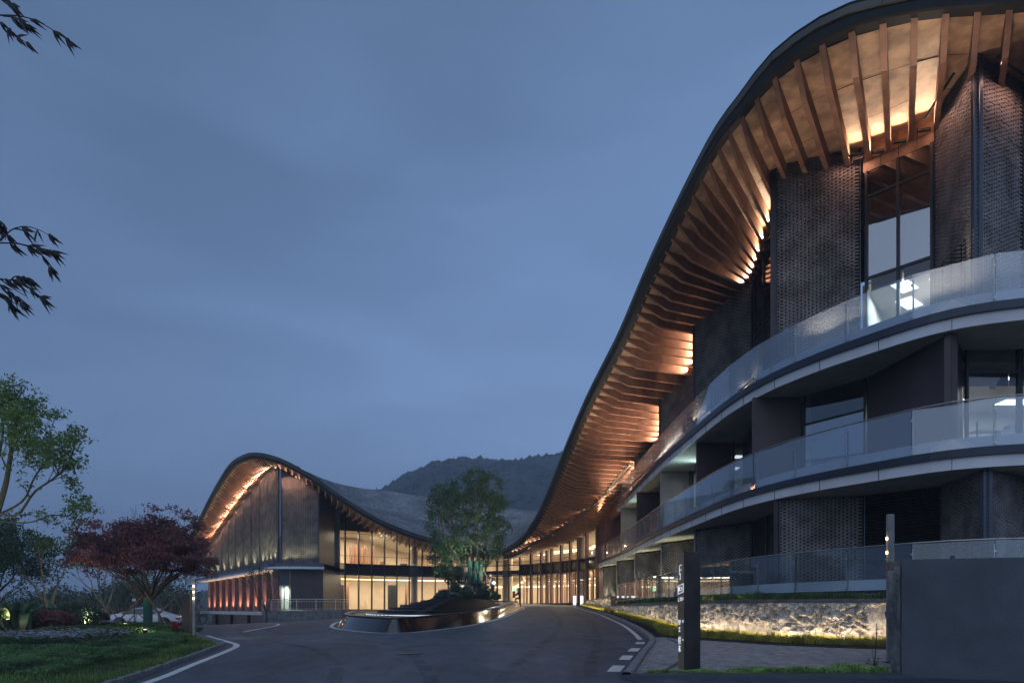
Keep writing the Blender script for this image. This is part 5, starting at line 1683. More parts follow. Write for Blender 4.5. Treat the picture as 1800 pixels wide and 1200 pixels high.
for k in range(4):
    g = MB(); c_, s_ = math.cos(.35), math.sin(.35)
    g.box((q.x + (-.11 + k * .075) * c_ + .26 * s_, q.y + (-.11 + k * .075) * s_ - .26 * c_, q.z + .76), (.05, .03, 1.5), .35); g.build('rib', MT['totem'], bdy)
# small parking sign
Y_ = 44.5; x_ = (236 - 900) / 1200 * Y_
SP = thing('parking_sign', (x_, Y_, gz(x_, Y_)), 'small white sign on a thin dark pole behind the car', 'sign')
g = MB(); g.tube([(x_, Y_, gz(x_, Y_)), (x_, Y_, 2.15)], .03, 6); g.build('pole', MT['frame'], SP)
g = MB(); g.box((x_, Y_ - .04, 2.2), (.22, .03, .16)); g.build('plate', MT['white'], SP)

# large totem on the right
tX, tY = 4.0, 13.45
a0 = math.radians(8)
tz = gz(tX, tY) + .02
TT = thing('sign_totem', (tX, tY, tz), 'tall dark bronze totem with lit white lettering on its narrow left face', 'sign')
wT, dT, hT = .27, .34, 2.30
# corners of the body (plan), narrow lettered face looks left/front
fx = np.array([3.34, 13.05]); 
A_ = np.array(((1203 - 900) / 1200 * 13.2, 13.2)); B_ = np.array(((1231 - 900) / 1200 * 13.35, 13.35)); C_ = np.array(((1192 - 900) / 1200 * 13.55, 13.55)); D_ = B_ + (C_ - A_) * 1.0
g = MB(); g.prism([tuple(A_), tuple(B_), tuple(D_), tuple(C_)], tz, tz + hT); tb = g.build('body', MT['totem'], TT)
# recessed vertical joint on the broad face
dv = (B_ - A_) / np.linalg.norm(B_ - A_); nv = np.array((dv[1], -dv[0]))
m_ = A_ + (B_ - A_) * .62
g = MB(); g.wallbox(m_ - dv * .006, m_ + dv * .006, tz, tz + hT, .004); g.build('joint_strip', MT['void'], tb)
g = MB(); g.wallbox(A_ + nv * .0, m_ - dv * .008, tz, tz + hT + .01, .018); g.build('front_plate', MT['totem'], tb)
# lettered face plate
du = (A_ - C_) / np.linalg.norm(A_ - C_); nu = np.array((du[1], -du[0]))
if np.dot(nu, -A_) < 0: nu = -nu
LFw = np.linalg.norm(A_ - C_)
g = MB()
Cq = C_; 
V = []
for s_ in (0, 1):
    o_ = nu * .003 * s_
g.add([(*(C_ + nu * .004), tz), (*(A_ + nu * .004), tz), (*(A_ + nu * .004), tz + hT), (*(C_ + nu * .004), tz + hT)], [(0, 1, 2, 3)])
fpl = g.build('letter_face', MT['totem_face_lit'], tb)
def stroke(name, segs, w=.012):
    g = MB()
    for (u0, v0, u1, v1) in segs:
        p0 = C_ + du * LFw * u0 + nu * .012; p1 = C_ + du * LFw * u1 + nu * .012
        g.tube([(*p0, tz + v0), (*p1, tz + v1)], w, 4)
    g.build(name, MT['e_sign'], fpl)
# emblem: a hook-shaped C with a tail
pts = [(.50 + .22 * math.cos(a), 2.02 + .055 * math.sin(a)) for a in np.linspace(.6, 2 * PI - .8, 10)]
stroke('emblem', [(pts[i][0], pts[i][1], pts[i + 1][0], pts[i + 1][1]) for i in range(len(pts) - 1)] + [(.30, 2.02, .30, 1.88), (.30, 1.88, .5, 1.90), (.5, 1.90, .42, 1.78), (.30, 1.80, .42, 1.78)], .005)
# lit box with a ring in it, a line of capitals under it
stroke('lit_plate', [(.08, 1.66, .92, 1.70), (.08, 1.50, .92, 1.54), (.10, 1.50, .10, 1.66), (.90, 1.54, .90, 1.70)] + [(.50 + .2 * math.cos(a), 1.60 + .035 * math.sin(a), .50 + .2 * math.cos(a + .8), 1.60 + .035 * math.sin(a + .8)) for a in np.arange(0, 6.2, .8)] + [(.16, 1.56, .28, 1.64), (.28, 1.56, .16, 1.64)], .006)
stroke('lettering', [(.12, 1.42, .12, 1.36), (.12, 1.36, .28, 1.36), (.36, 1.43, .52, 1.43), (.44, 1.43, .44, 1.36), (.60, 1.44, .60, 1.37), (.60, 1.37, .76, 1.38), (.60, 1.41, .72, 1.41), (.84, 1.44, .84, 1.38)], .004)
stroke('character', [(.15, .98, .45, .99), (.15, .93, .45, .94), (.15, .93, .15, .98), (.45, .94, .45, .99), (.3, .98, .3, .90), (.2, .90, .42, .91)], .005)
stroke('arrow', [(.80, .97, .92, .97), (.86, .94, .86, 1.0)], .005)
stroke('character', [(.15, .84, .45, .85), (.3, .85, .3, .76), (.18, .76, .45, .77)], .005)
stroke('character', [(.12, .62, .5, .64), (.12, .57, .5, .59), (.2, .66, .2, .54), (.4, .67, .4, .55), (.12, .52, .5, .54)], .005)
stroke('character', [(.12, .46, .5, .48), (.3, .50, .3, .36), (.14, .38, .30, .46), (.30, .46, .48, .38)], .005)
stroke('arrow', [(.82, .62, .90, .60)], .006)

# ------------------------------------------------------------------ right foreground: plinth, hedge strip, wall
plz = .42
g = MB(); g.prism([((1092 - 900) / 1200 * 12.3, 12.3), (7.2, 12.3), (7.2, 12.72), ((1100 - 900) / 1200 * 12.72, 12.72)], .1, plz)
g.build('low_plinth', MT['clad'], kind='structure')
FW = thing('entrance_wall', (8.2, 12.8, .3), 'dark blue smooth-faced wall with a rough stone end in the right foreground', 'wall')
wa = np.array((7.17, 12.56)); wb = np.array((11.2, 11.2)); wd_ = (wb - wa) / np.linalg.norm(wb - wa); wn = np.array((-wd_[1], wd_[0]))
g = MB(); g.wallbox(wb, wa, -.2, 2.51, .05); fc_ = g.build('front_cladding', MT['clad'], FW)
# rough core with an irregular end
rows = []
nz_ = 46; ny_ = 14
endd = []
for j in range(nz_ + 1):
    z = -.2 + 2.60 * j / nz_; r = []
    for i in range(ny_ + 1):
        v = .055 + .56 * i / ny_
        base = wa + wn * v
        dsp = .10 * mnoise.fractal(Vector((v * 2.2, z * 1.5, 7)), 1.0, 2.2, 5) + .05 * (1 if mnoise.noise(Vector((v * 3 + 5, z * 1.3, 2))) > .1 else 0)
        if i == 0: dsp = -.02
        q = base - wd_ * (.03 + dsp)
        r.append((*q, z))
    rows.append(r)
g = MB(); g.loft(rows); 
top_in = [(*(wa + wn * .055 + wd_ * 4.3), 2.40), (*(wa + wn * .615 + wd_ * 4.3), 2.40)]
g.loft([[rows[-1][0], rows[-1][-1]], top_in])
bk = [[r[-1] for r in rows], [(*(wa + wn * .615 + wd_ * 4.3), r[-1][2]) for r in rows]]
g.loft(bk)
g.build('rough_stone_core', MT['granite'], FW)
cA_ = wa + wn * .12 - wd_ * .10
g = MB(); g.wallbox(wa + wn * .68 + wd_ * .12, wa + wn * .68 - wd_ * .02, 2.40, 2.52, .55)
g.build('coping_block', MT['coping_brown'], FW)
g = MB(); g.wallbox(cA_ + wd_ * .15 + wn * .42, cA_ + wn * .42, 2.36, 2.515, .45); g.build('coping_block', MT['coping_brown'], FW)
for k in range(5):
    s0 = .16 + k * .8
    g = MB(); g.wallbox(wa + wn * .64 + wd_ * (s0 + .79), wa + wn * .64 + wd_ * s0, 2.40, 2.50, .58); g.build('coping_block', MT['coping_brown'], FW)

r8 = np.random.default_rng(77)
# hedge strip behind the plinth
def blade_field(name, pts, h, w, m_, r, lean=.05, curve=True):
    n = len(pts); a = r.random(n) * 2 * PI; hh = h * (.5 + .7 * r.random(n))
    dx = np.stack([np.cos(a), np.sin(a), 0 * a], 1) * w
    ln = np.stack([r.normal(0, lean, n), r.normal(0, lean, n), 0 * a], 1)
    mid = pts + ln * .4 + np.stack([0 * a, 0 * a, hh * .6], 1); tip = pts + ln + np.stack([0 * a, 0 * a, hh], 1)
    return quads(name, np.stack([pts - dx, pts + dx, mid + dx * .6, tip, mid - dx * .6], 1), m_, kind='stuff')
n = 15000
u = r8.random(n); v = r8.random(n)
x = 2.55 + (7.1 - 2.55) * u; y = 12.75 + .42 * v * np.minimum(1, .35 + u * 2.2)
tot = (np.abs(x - 3.35) < .22) & (y > 12.9)
hb = np.array([mnoise.noise(Vector((a * 1.6, b * 2, 2))) for a, b in zip(x, y)])
hh = (.07 + .09 * hb + .06 * np.clip((x - 3.5) / 2, 0, 1) + .05 * np.exp(-((x - 6.3) / .7) ** 2))
z = .36 + np.maximum(.03, hh) * r8.random(n) ** .5
quads('front_ground_cover', leaf_quads(np.stack([x, y, z], 1)[~tot], .02, r8, .6), mat('bright_cover_leaf', (.19, .32, .08), .55, 0, .4, 4), kind='stuff')
g = MB(); g.loft([[(2.4, 12.70, .40), (7.2, 12.70, .40)], [(2.6, 13.22, .40), (7.3, 13.22, .40)]]); g.build('planting_soil', MT['soil'], kind='structure')

# retaining wall line and grass bed
WPT = [(13.5, 18.3), (10.7, 19.25), (8.4, 20.3), (7.05, 22.3), (6.5, 25), (6.42, 29), (6.5, 36), (6.75, 46.5)]
WC = resample(WPT, .10)
wt = np.gradient(WC, axis=0); wt /= np.linalg.norm(wt, axis=1)[:, None]
wnn = np.stack([-wt[:, 1], wt[:, 0]], 1)
if np.dot(wnn[30], (0, -1)) < 0: wnn = -wnn
GF = [(13.0, 16.2), (10.0, 17.6), (7.7, 18.9), (6.2, 20.6), (5.0, 22.3), (5.55, 27), (5.95, 33), (6.15, 40), (6.25, 46), (6.3, 62)]
gfc = resample(GF, .3)
# paved apron between the kerb, the grass bed and the plinth
g = MB()
rows = []
for y in np.arange(12.7, 22.6, .3):
    x0 = xr(y) + .02; 
    x1 = float(np.interp(y, [p[1] for p in GF[:5]], [p[0] for p in GF[:5]])) if y > 16.2 else 13.0
    rows.append([(x0 + (x1 - x0) * k / 16, y, gz(0, y) + .005 + .02 * min(1, max(0, (y - 12.7) / .5))) for k in range(17)])
g.loft(rows, flip=False); g.build('apron_base', MT['coping'], kind='structure')
# pavers: real blocks on the apron, laid in courses
qv = []
cyc = 0
for y in np.arange(12.75, 22.4, .105):
    x0 = xr(y) + .16; x1 = float(np.interp(y, [p[1] for p in GF[:5]], [p[0] for p in GF[:5]])) if y > 16.2 else 12.0
    off = (cyc % 2) * .105; cyc += 1
    xs_ = np.arange(x0 + off, min(x1, 12) - .05, .21)
    for x in xs_:
        z = gz(0, y) + .034 + .02 * min(1, max(0, (y - 12.7) / .5)) + r8.normal() * .0015
        a, b, c_, d_ = x + .004, x + .203, y + .004, y + .100
        qv.append([(a, c_, z), (b, c_, z), (b, d_, z), (a, d_, z)])
        qv.append([(a, c_, z - .03), (b, c_, z - .03), (b, c_, z), (a, c_, z)])
        qv.append([(a, c_, z - .03), (a, c_, z), (a, d_, z), (a, d_, z - .03)])
quads('pavers', qv, MT['paver'], kind='stuff')
# curved channel line in the apron
g = MB()
c = resample([(2.9, 13.0), (3.9, 15.5), (4.5, 18), (4.85, 20.2), (4.9, 21.6)], .25)
t_ = np.gradient(c, axis=0); t_ /= np.linalg.norm(t_, axis=1)[:, None]; n_ = np.stack([-t_[:, 1], t_[:, 0]], 1)
g.loft([[(*(p - q * .03), gz(0, p[1]) + .068) for p, q in zip(c, n_)], [(*(p + q * .03), gz(0, p[1]) + .068) for p, q in zip(c, n_)]]); g.build('channel_line', MT['coping'], kind='structure')

# bed surface
def bedz(x, y): return gz(0, y) + .16
m1 = len(gfc)
wl = resample(WPT + [(6.95, 62)], 1.0)
def resn(p, n):
    p = np.asarray(p); L = np.concatenate([[0], np.cumsum(np.linalg.norm(np.diff(p, axis=0), axis=1))]); s = np.linspace(0, L[-1], n)
    return np.stack([np.interp(s, L, p[:, k]) for k in range(2)], 1)
ga = resn(gfc, 120); gb_ = resn(resample(WPT + [(6.95, 62)], .3), 120)
g = MB(); g.loft([[(x, y, bedz(x, y) - .12) for x, y in ga], [(x, y, bedz(x, y)) for x, y in ga * .8 + gb_ * .2], [(x, y, bedz(x, y) + .03) for x, y in gb_]]); g.build('grass_bed', MT['soil'], kind='structure')
n = 52000
k = r8.integers(0, 119, n); f = r8.random(n)[:, None]; s_ = r8.random(n)[:, None] * .86 + .02
pa = ga[k] * (1 - f) + ga[k + 1] * f; pb_ = gb_[k] * (1 - f) + gb_[k + 1] * f
pp = pa * (1 - s_) + pb_ * s_
zz = np.array([bedz(0, y) for y in pp[:, 1]])
far = np.clip(pp[:, 1] / 22, .8, 2.4)
nb_ = np.array([mnoise.noise(Vector((a * 1.5, b * 1.5, 0))) for a, b in pp])
a = r8.random(n) * 2 * PI; hh = (.22 + .12 * nb_) * (.55 + .6 * r8.random(n)); w = .007 * far
pts = np.stack([pp[:, 0], pp[:, 1], zz - .03], 1)
dx = np.stack([np.cos(a) * w, np.sin(a) * w, 0 * a], 1); ln = np.stack([r8.normal(0, .06, n), r8.normal(0, .06, n), 0 * a], 1)
mid = pts + ln * .4 + np.stack([0 * a, 0 * a, hh * .6], 1); tip = pts + ln + np.stack([0 * a, 0 * a, hh], 1)
quads('tall_grass', np.stack([pts - dx, pts + dx, mid + dx * .6, tip, mid - dx * .6], 1), MT['grass_y'], kind='stuff')

# cleft stone retaining wall: panels with rough relief, coping blocks
RW = thing('stone_retaining_wall', (8.4, 20.3, .6), 'rough cleft-stone retaining wall glowing from lamps at its foot', 'wall')
zc = 1.80
def stone_panels(WC_, wn_, ztop, zbot, seed):
    i = 0; r = np.random.default_rng(seed); N = len(WC_)
    while i < N - 4:
        far_ = WC_[i][1] > 33
        w_ = int(r.integers(10, 16)) * (1 if not far_ else 2)
        j = min(i + w_, N - 1)
        if N - 1 - j < 5: j = N - 1
        nz_ = 44 if not far_ else 12
        sm = int(r.integers(0, 1000)); idx = np.linspace(i, j, (j - i) * (5 if not far_ else 1) + 1)
        flat = r.random() * (j - i) + i
        rows = []
        for kz in range(nz_ + 1):
            rw = []
            for t_ in idx:
                k0 = int(min(t_, N - 2)); fr = t_ - k0
                p = WC_[k0] * (1 - fr) + WC_[k0 + 1] * fr; nn = wn_[k0]
                za = zbot(p[1]); z = za + (ztop - za) * kz / nz_
                e = min(1, min(t_ - i, j - t_) * 1.2 + .05) * min(1, (ztop - z) * 14 + .05)
                v = Vector((t_ * .1 * 1.6 + sm, z * 1.6, sm * .7))
                rd = mnoise.ridged_multi_fractal(Vector((v.x * 2.6, v.y * 3.4, v.z)), .9, 2.1, 6, 1.0, 2.0)
                fl_ = 1.0 if mnoise.noise(Vector((t_ * .055 + sm, z * .55, 3))) < .15 else .10
                d = (.085 * (rd - .8) * fl_ - (.055 if fl_ < .5 else 0)) * e + .05 * mnoise.fractal(v * 5.0, .8, 2.0, 5) * e * fl_
                d = max(-.075, d) - .01 * (1 - e)
                rw.append((p[0] + nn[0] * d, p[1] + nn[1] * d, z))
            rows.append(rw)
        g = MB(); g.loft(rows); g.build('stone', MT['stone'], RW)
        i = j
stone_panels(WC, wnn, zc, lambda y: gz(0, y) + .1, 3)
W2 = resample([(6.75, 46.6), (6.85, 55), (6.98, 64)], .2); t2 = np.gradient(W2, axis=0); t2 /= np.linalg.norm(t2, axis=1)[:, None]; n2 = np.stack([-t2[:, 1], t2[:, 0]], 1)
if n2[5][0] > 0: n2 = -n2
stone_panels(W2, n2, 2.35, lambda y: gz(0, y) + .05, 8)
# coping
def coping_line(WC_, wn_, z, step, w=.34, h=.10, off=.03):
    for i in range(0, len(WC_) - step, step):
        a, b = WC_[i], WC_[i + step]; d = (b - a); d = d / np.linalg.norm(d)
        g = MB(); p0 = a + wn_[i] * off + d * .004; p1 = b + wn_[i + step] * off - d * .004
        V = [(*p0, z), (*p1, z), (*(p1 - wn_[i + step] * w), z), (*(p0 - wn_[i] * w), z)]
        zj = r8.normal() * .003
        V = V + [(x, y, q + h + zj) for x, y, q in V]
        g.add(V, [(0,3,2,1),(4,5,6,7),(0,1,5,4),(1,2,6,5),(2,3,7,6),(3,0,4,7)]); g.build('coping_stone', MT['coping'], RW)
coping_line(WC, wnn, zc + .0, 4)
coping_line(W2, n2, 2.35, 4)
# planter behind the coping: soil and hedge
idx = range(0, len(WC))
g = MB(); g.loft([[(*(WC[i] - wnn[i] * .3), zc + .06) for i in idx], [(*(WC[i] - wnn[i] * 2.2), zc + .06) for i in idx]], flip=False); g.build('planter_soil', MT['soil'], kind='structure')
g = MB(); g.loft([[(*(W2[i]), 2.37) for i in range(len(W2))], [(*(W2[i] - n2[i] * 2.0), 2.37) for i in range(len(W2))]]); g.build('planter_soil', MT['soil'], kind='structure')
n = 46000
k = (r8.random(n) ** .75 * (len(WC) - 1)).astype(int); s_ = .32 + 1.0 * r8.random(n)
pp = WC[k] - wnn[k] * s_[:, None]
bm_n = np.array([mnoise.noise(Vector((a * .9, b * .9, 1))) for a, b in pp])
z = zc + .06 + (.25 + .10 * bm_n) * r8.random(n) ** .6
sz_ = .028 * np.clip(pp[:, 1] / 24, .8, 2)
HD = thing('terrace_hedge', (8.2, 21.0, zc), 'low leafy hedge on top of the stone retaining wall', 'hedge')
q_ = leaf_quads(np.stack([pp[:, 0], pp[:, 1], z], 1), .032, r8, .5)
quads('foliage', q_, MT['leaf'], HD)

# lamps at the foot of the wall
for i in range(2, len(WC) - 1, 9):
    p = WC[i] + wnn[i] * .20; zb = gz(0, p[1]) + .16
    t_ = wt[i]
    l = lamp('AREA', 'wall_foot_light', (*p, zb + .04), 8 if WC[i][1] < 30 else 14, (1, .82, .60), sx=.85, sy=.05, target=(*(p - wnn[i] * .16), zb + 1.0))
    lamp('AREA', 'bed_light', (*(p + wnn[i] * .03), zb + .10), 7, (1, .80, .42), sx=.8, sy=.06, target=(*(p + wnn[i] * 1.2), zb + .55))
    g = MB(); g.wallbox(p - t_ * .42, p + t_ * .42, zb - .02, zb + .02, .04); ls = g.build('foot_light', MT['frame'], RW)
for i in range(2, len(W2) - 1, 8):
    p = W2[i] + n2[i] * .30; zb = gz(0, p[1]) + .10
    lamp('AREA', 'wall_foot_light', (*p, zb + .04), 60, (1, .78, .42), sx=.05, sy=1.3, target=(*(p - n2[i] * .22), zb + 1.0))
for (x, y) in ((7.15, 24.6), (7.7, 23.0)):
    lamp('POINT', 'hedge_light', (x, y, zc + .22), 5, (1, .75, .35), size=.05)

# lanterns near the entrance and climbing stake by the wall end
for x in (5.9, 7.2 - .6):
    LN = thing('lantern', (x + .2, 66.5, 2.0), 'small white lit floor lantern left of the entrance planting' if x < 6.2 else 'small white lit floor lantern touching the planting wall', 'lantern', 'white lanterns by the door')
    g = MB(); g.box((x + .2, 66.5, 2.45), (.26, .26, .9)); g.build('shade', emit_mat('lantern_glow', (.8, .88, 1), 1.6), LN)
    g = MB(); g.box((x + .2, 66.5, 1.98), (.3, .3, .06)); g.build('base', MT['frame'], LN)
ST_ = thing('climbing_stem', (7.0, 13.0, .4), 'thin dark twig with a few leaves against the stone wall end', 'plant')
g = MB(); g.tube([(6.92, 13.05, .4), (6.94, 13.0, 1.0), (6.97, 13.05, 1.35)], [.014, .010, .005], 5); g.tube([(6.92, 13.05, .55), (6.85, 13.0, .9)], .006, 4); g.build('stem', MT['bark'], ST_)
quads('foliage', leaf_cloud([(6.93, 13.0, 1.15), (6.88, 13, .6), (6.9, 13, .9)], [.09, .12, .06], 46, .03, r8), MT['leaf_dark'], ST_)

# ------------------------------------------------------------------ fountain island
fr = [Vector((-8.55, 33.2, 0))] + [ground_hit(a, b) for a, b in ((598, 1104), (645, 1110), (700, 1112), (760, 1107), (825, 1098), (875, 1086), (905, 1074), (917, 1068))]
FO = [(p.x, p.y) for p in fr] + [(.3, 65.5), (-1.6, 66.5), (-4.4, 64), (-7.4, 57), (-9.4, 48), (-9.7, 40)]
nfo = len(FO)
cl_ = FO[-3:] + FO + FO[:3]
cc_ = catmull(cl_, np.linspace(3, 3 + nfo, nfo * 12 + 1))[:-1]
CEN = np.array((-3.0, 48.0))
def scaled(k, inset=0.0):
    q = CEN + (cc_ - CEN) * k
    if inset:
        t_ = np.roll(q, -1, 0) - np.roll(q, 1, 0); t_ /= np.linalg.norm(t_, axis=1)[:, None]
        n_ = np.stack([-t_[:, 1], t_[:, 0]], 1)
        if np.dot(n_[0], CEN - q[0]) < 0: n_ = -n_
        q = q + n_ * inset
    return q
FT = thing('stepped_fountain', (-3, 48, 1.3), 'black stepped granite fountain island in the turning circle', 'fountain')
def ring(q, z): return [(x, y, z(x, y) if callable(z) else z) for x, y in q]
g = MB(); g.loft([ring(scaled(1, -.28), lambda x, y: gz(x, y) + .012), ring(scaled(1, -.10), lambda x, y: gz(x, y) + .012)], close=True)
g.build('white_edge_line', MT['white'], kind='structure')
g = MB(); g.loft([ring(scaled(1, 0), lambda x, y: gz(x, y) - .05), ring(scaled(1, .38), lambda x, y: gz(x, y) + .52)], close=True)
rimw = g.build('sloping_rim', MT['blackstone'], FT, smooth=True)
g = MB(); g.loft([ring(scaled(1, .36), lambda x, y: gz(x, y) + .521), ring(scaled(1, .36), lambda x, y: gz(x, y) + .57), ring(scaled(1, .66), lambda x, y: gz(x, y) + .57), ring(scaled(1, .68), lambda x, y: gz(x, y) + .42)], close=True)
g.build('rim_coping', MT['blackstep'], FT)
ks = [.95, .90, .83, .76, .68, .60, .52, .44, .36]
zlast = lambda x, y: gz(x, y) + .42
g = MB(); g.loft([ring(scaled(1, .68), lambda x, y: gz(x, y) + .42), ring(scaled(.90), lambda x, y: gz(x, y) + .44)], close=True); g.build('channel', MT['blackstep'], FT)
for i in range(1, len(ks)):
    k0 = ks[i]; w = (i) / (len(ks) - 1)
    zf_ = lambda x, y, w=w: max(gz(x, y) + .46, 1.12 * (1 - w) + gz(x, y) * 0 + 2.28 * w + (1 - w) * (gz(x, y) - .9) * .5)
    w0 = (i - 1) / (len(ks) - 1)
    zp_ = lambda x, y, w=w0: max(gz(x, y) + .44, 1.12 * (1 - w) + 2.28 * w + (1 - w) * (gz(x, y) - .9) * .5) - .02
    kn = ks[i + 1] if i + 1 < len(ks) else 0.0
    q = scaled(k0)
    g = MB()
    kk = scaled(kn) if kn else scaled(.02)
    g.loft([ring(q, zp_), ring(q, zf_), ring(scaled(k0, .12), zf_), ring(kk, zf_)], close=True)
    g.build('step', MT['blackstep'], FT)
# dashes of light on a step
q = scaled(ks[2], -.012)
dd = [i for i in range(len(q)) if q[i][1] < 40 and -9.5 < q[i][0] < -.4]
for i in dd[::2]:
    w = 1 / 8.
    x, y = q[i]; z = max(gz(x, y) + .46, 1.12 * (1 - 2 / 8.) + 2.28 * 2 / 8. + (1 - 2 / 8.) * (gz(x, y) - .9) * .5)
    t_ = q[(i + 1) % len(q)] - q[i - 1]
    g = MB(); g.box((x, y, z - .05), (.30, .03, .035), math.atan2(t_[1], t_[0])); g.build('step_light', MT['e_dash'], FT)
# rocks, soil and plants of the island
r9 = np.random.default_rng(9)
zi = 2.26
g = MB(); g.loft([ring(scaled(.30), zi + .03), ring(scaled(.16), zi + .22), ring(scaled(.01), zi + .3)], close=True); g.build('planting_soil', MT['soil'], FT)
def rock(c, s, lab, seed, cat='rock'):
    r = np.random.default_rng(seed); bm = bmesh.new(); bmesh.ops.create_icosphere(bm, subdivisions=3, radius=1)
    for v in bm.verts:
        n_ = mnoise.fractal(v.co * 1.3 + Vector((seed, 0, 0)), 1, 2, 4); v.co = v.co * (1 + .35 * n_)
        v.co = Vector((v.co.x * s[0], v.co.y * s[1], v.co.z * s[2])) + Vector(c)
    me = bpy.data.meshes.new('garden_rock'); bm.to_mesh(me); bm.free(); me.materials.append(MT['rock']); o = bpy.data.objects.new('garden_rock', me); COL.objects.link(o)
    tag(o, lab, cat, 'rocks on the fountain island')
for (px_, py_, Y, s, lab) in ((812, 1036, 45, (1.0, .8, .55), 'large slanting rock left of the wrapped trunks'), (783, 1042, 44, (.8, .6, .35), 'low flat rock at the left end of the island'), (845, 1042, 44, (.6, .5, .4), 'rock at the foot of the wrapped trunks'), (800, 1046, 42.5, (.6, .5, .25), 'small rock in front of the slanting one'), (872, 1048, 47, (.5, .5, .3), 'small rock at the right end of the island')):
    p = P(px_, py_, Y); rock(p, tuple(q_ * .72 for q_ in s), lab, int(px_))
quads('island_plants', leaf_cloud([tuple(P(a, b, Y)) for a, b, Y in ((800, 1036, 44), (820, 1043, 42), (850, 1040, 43), (780, 1046, 43), (865, 1046, 45), (835, 1028, 48), (818, 1022, 50), (795, 1014, 52), (775, 1004, 52))], [.5, .4, .5, .4, .4, .5, .6, .7, .6], 7000, .07, r9), MT['leaf_dark'], kind='stuff')
n = 9000; aa = r9.random(n) * 2 * PI; qq = r9.random(n) ** .5
qx = scaled(.33); kk = r9.integers(0, len(qx), n); pc = CEN + (qx[kk] - CEN) * qq[:, None]
quads('island_cover', leaf_quads(np.stack([pc[:, 0], pc[:, 1], zi + .05 + .35 * (1 - qq) + .15 * r9.random(n)], 1), .09, r9, .5), MT['leaf_dark'], kind='stuff')

MT['leaf_isl'] = mat('island_tree_leaf', (.070, .125, .058), .5, 0, .4, 2); leafify(MT['leaf_isl'])
# multi-stemmed tree of the island
TR = thing('island_tree', (-2.8, 48, zi + .3), 'tall multi-stemmed evergreen lit from below on the fountain island', 'tree')
crown = [(775, 885, 24, 50), (768, 920, 20, 30), (790, 872, 20, 40), (772, 868, 14, 20), (812, 862, 22, 50), (836, 850, 24, 60), (860, 856, 22, 55), (872, 882, 16, 35), (868, 915, 14, 20), (880, 926, 16, 30), (845, 890, 26, 50), (818, 895, 22, 45), (800, 910, 22, 40), (775, 948, 20, 35), (862, 942, 20, 35), (836, 930, 22, 30), (808, 945, 20, 35), (792, 968, 20, 35), (858, 968, 20, 35), (826, 962, 20, 35), (875, 955, 12, 15), (770, 975, 16, 25), (800, 990, 18, 25), (782, 998, 16, 20), (846, 978, 16, 20)]
pts_ = []
for (px_, py_, rp, n) in crown:
    for k in range(int(n * 1.5)):
        d = r9.normal(size=2); d /= max(1, np.linalg.norm(d) * .9)
        pts_.append(tuple(P(px_ + d[0] * rp * .8, py_ + d[1] * rp * .85, 48 + r9.normal() * 1.1)))
pts_ = [p for p in pts_ if mnoise.noise(Vector(p) * .95) > -.20]
quads('crown', clump_cloud(pts_, 26, .15, .08, r9, .9), MT['leaf_isl'], TR)
stems = [((826, 1040), (822, 985), (800, 930), (778, 880), .10), ((830, 1040), (830, 985), (822, 930), (812, 870), .11), ((836, 1040), (840, 985), (838, 920), (836, 855), .12), ((842, 1040), (848, 985), (858, 930), (862, 865), .11), ((820, 1040), (808, 985), (785, 950), (770, 930), .09),
         ((846, 1040), (856, 990), (866, 950), (880, 925), .08), ((834, 1040), (832, 960), (845, 900), (850, 870), .09), ((800, 1030), (792, 985), (782, 950), (772, 900), .09)]
for k, s in enumerate(stems):
    Y0 = 47.4 + r9.random() * 1.2
    c = catmull([tuple(P(s[i][0], s[i][1], Y0)) for i in range(4)], np.linspace(0, 3, 14))
    g = MB(); g.tube(c, np.linspace(s[4], s[4] * .35, 14), 8)
    tips = []
    for j in range(5):
        i = int(r9.integers(5, 13)); grow(g, Vector(c[i]), (Vector((r9.normal() * .8, r9.normal() * .8, .7))).normalized(), .9, s[4] * .4, 2, r9, tips, .5, .1, 3, .7, (2, 2), 0, .012)
    g.build('trunk', MT['bark_pale'], TR)
labs = ['green wrapping on the left stem of the island tree', 'green wrapping on the middle stem of the island tree', 'green wrapping on the right stem of the island tree']
for k, px_ in enumerate((827, 837, 845)):
    lean = (-.05, .10, .25)[k]
    a = P(px_ - 2, 1025, 46.9); b = P(px_ + lean * 8, 985, 46.9)
    g = MB(); g.tube([a, (a + b) / 2, b], .16, 12); tag(g.build('trunk_wrap', MT['wrap']), labs[k], 'trunk wrap', 'green trunk wraps')
PR = thing('tree_prop', (-2.3, 46, zi), 'thin slanting timber props round the wrapped stems of the island tree', 'tree prop', GP)
for (a, b) in (((858, 1045), (841, 1003)), ((872, 1047), (851, 1003)), ((826, 1020), (833, 1003))):
    g = MB(); g.tube([P(*a, 46.2), P(*b, 46.6)], .035, 6); g.build('prop_pole', MT['pole'], PR)
lamp('SPOT', 'tree_uplight', (-3.3, 44.3, zi + .7), 800, (.9, 1, .72), target=(-3.0, 48, 7.5), size=.08, angle=70, blend=.9)
lamp('SPOT', 'tree_uplight', (-1.2, 45.5, zi + .7), 420, (1, .95, .7), target=(-2.4, 48, 6.5), size=.08, angle=75, blend=.9)
lamp('SPOT', 'tree_uplight', (-4.8, 45.5, zi + .7), 160, (.8, 1, .7), target=(-4.6, 48, 6.5), size=.08, angle=75, blend=.9)
lamp('SPOT', 'lawn_post_pool', (-10.75, 23.2, 2.3), 120, (1, .84, .58), target=(-7.6, 23.6, .5), angle=75, blend=1)

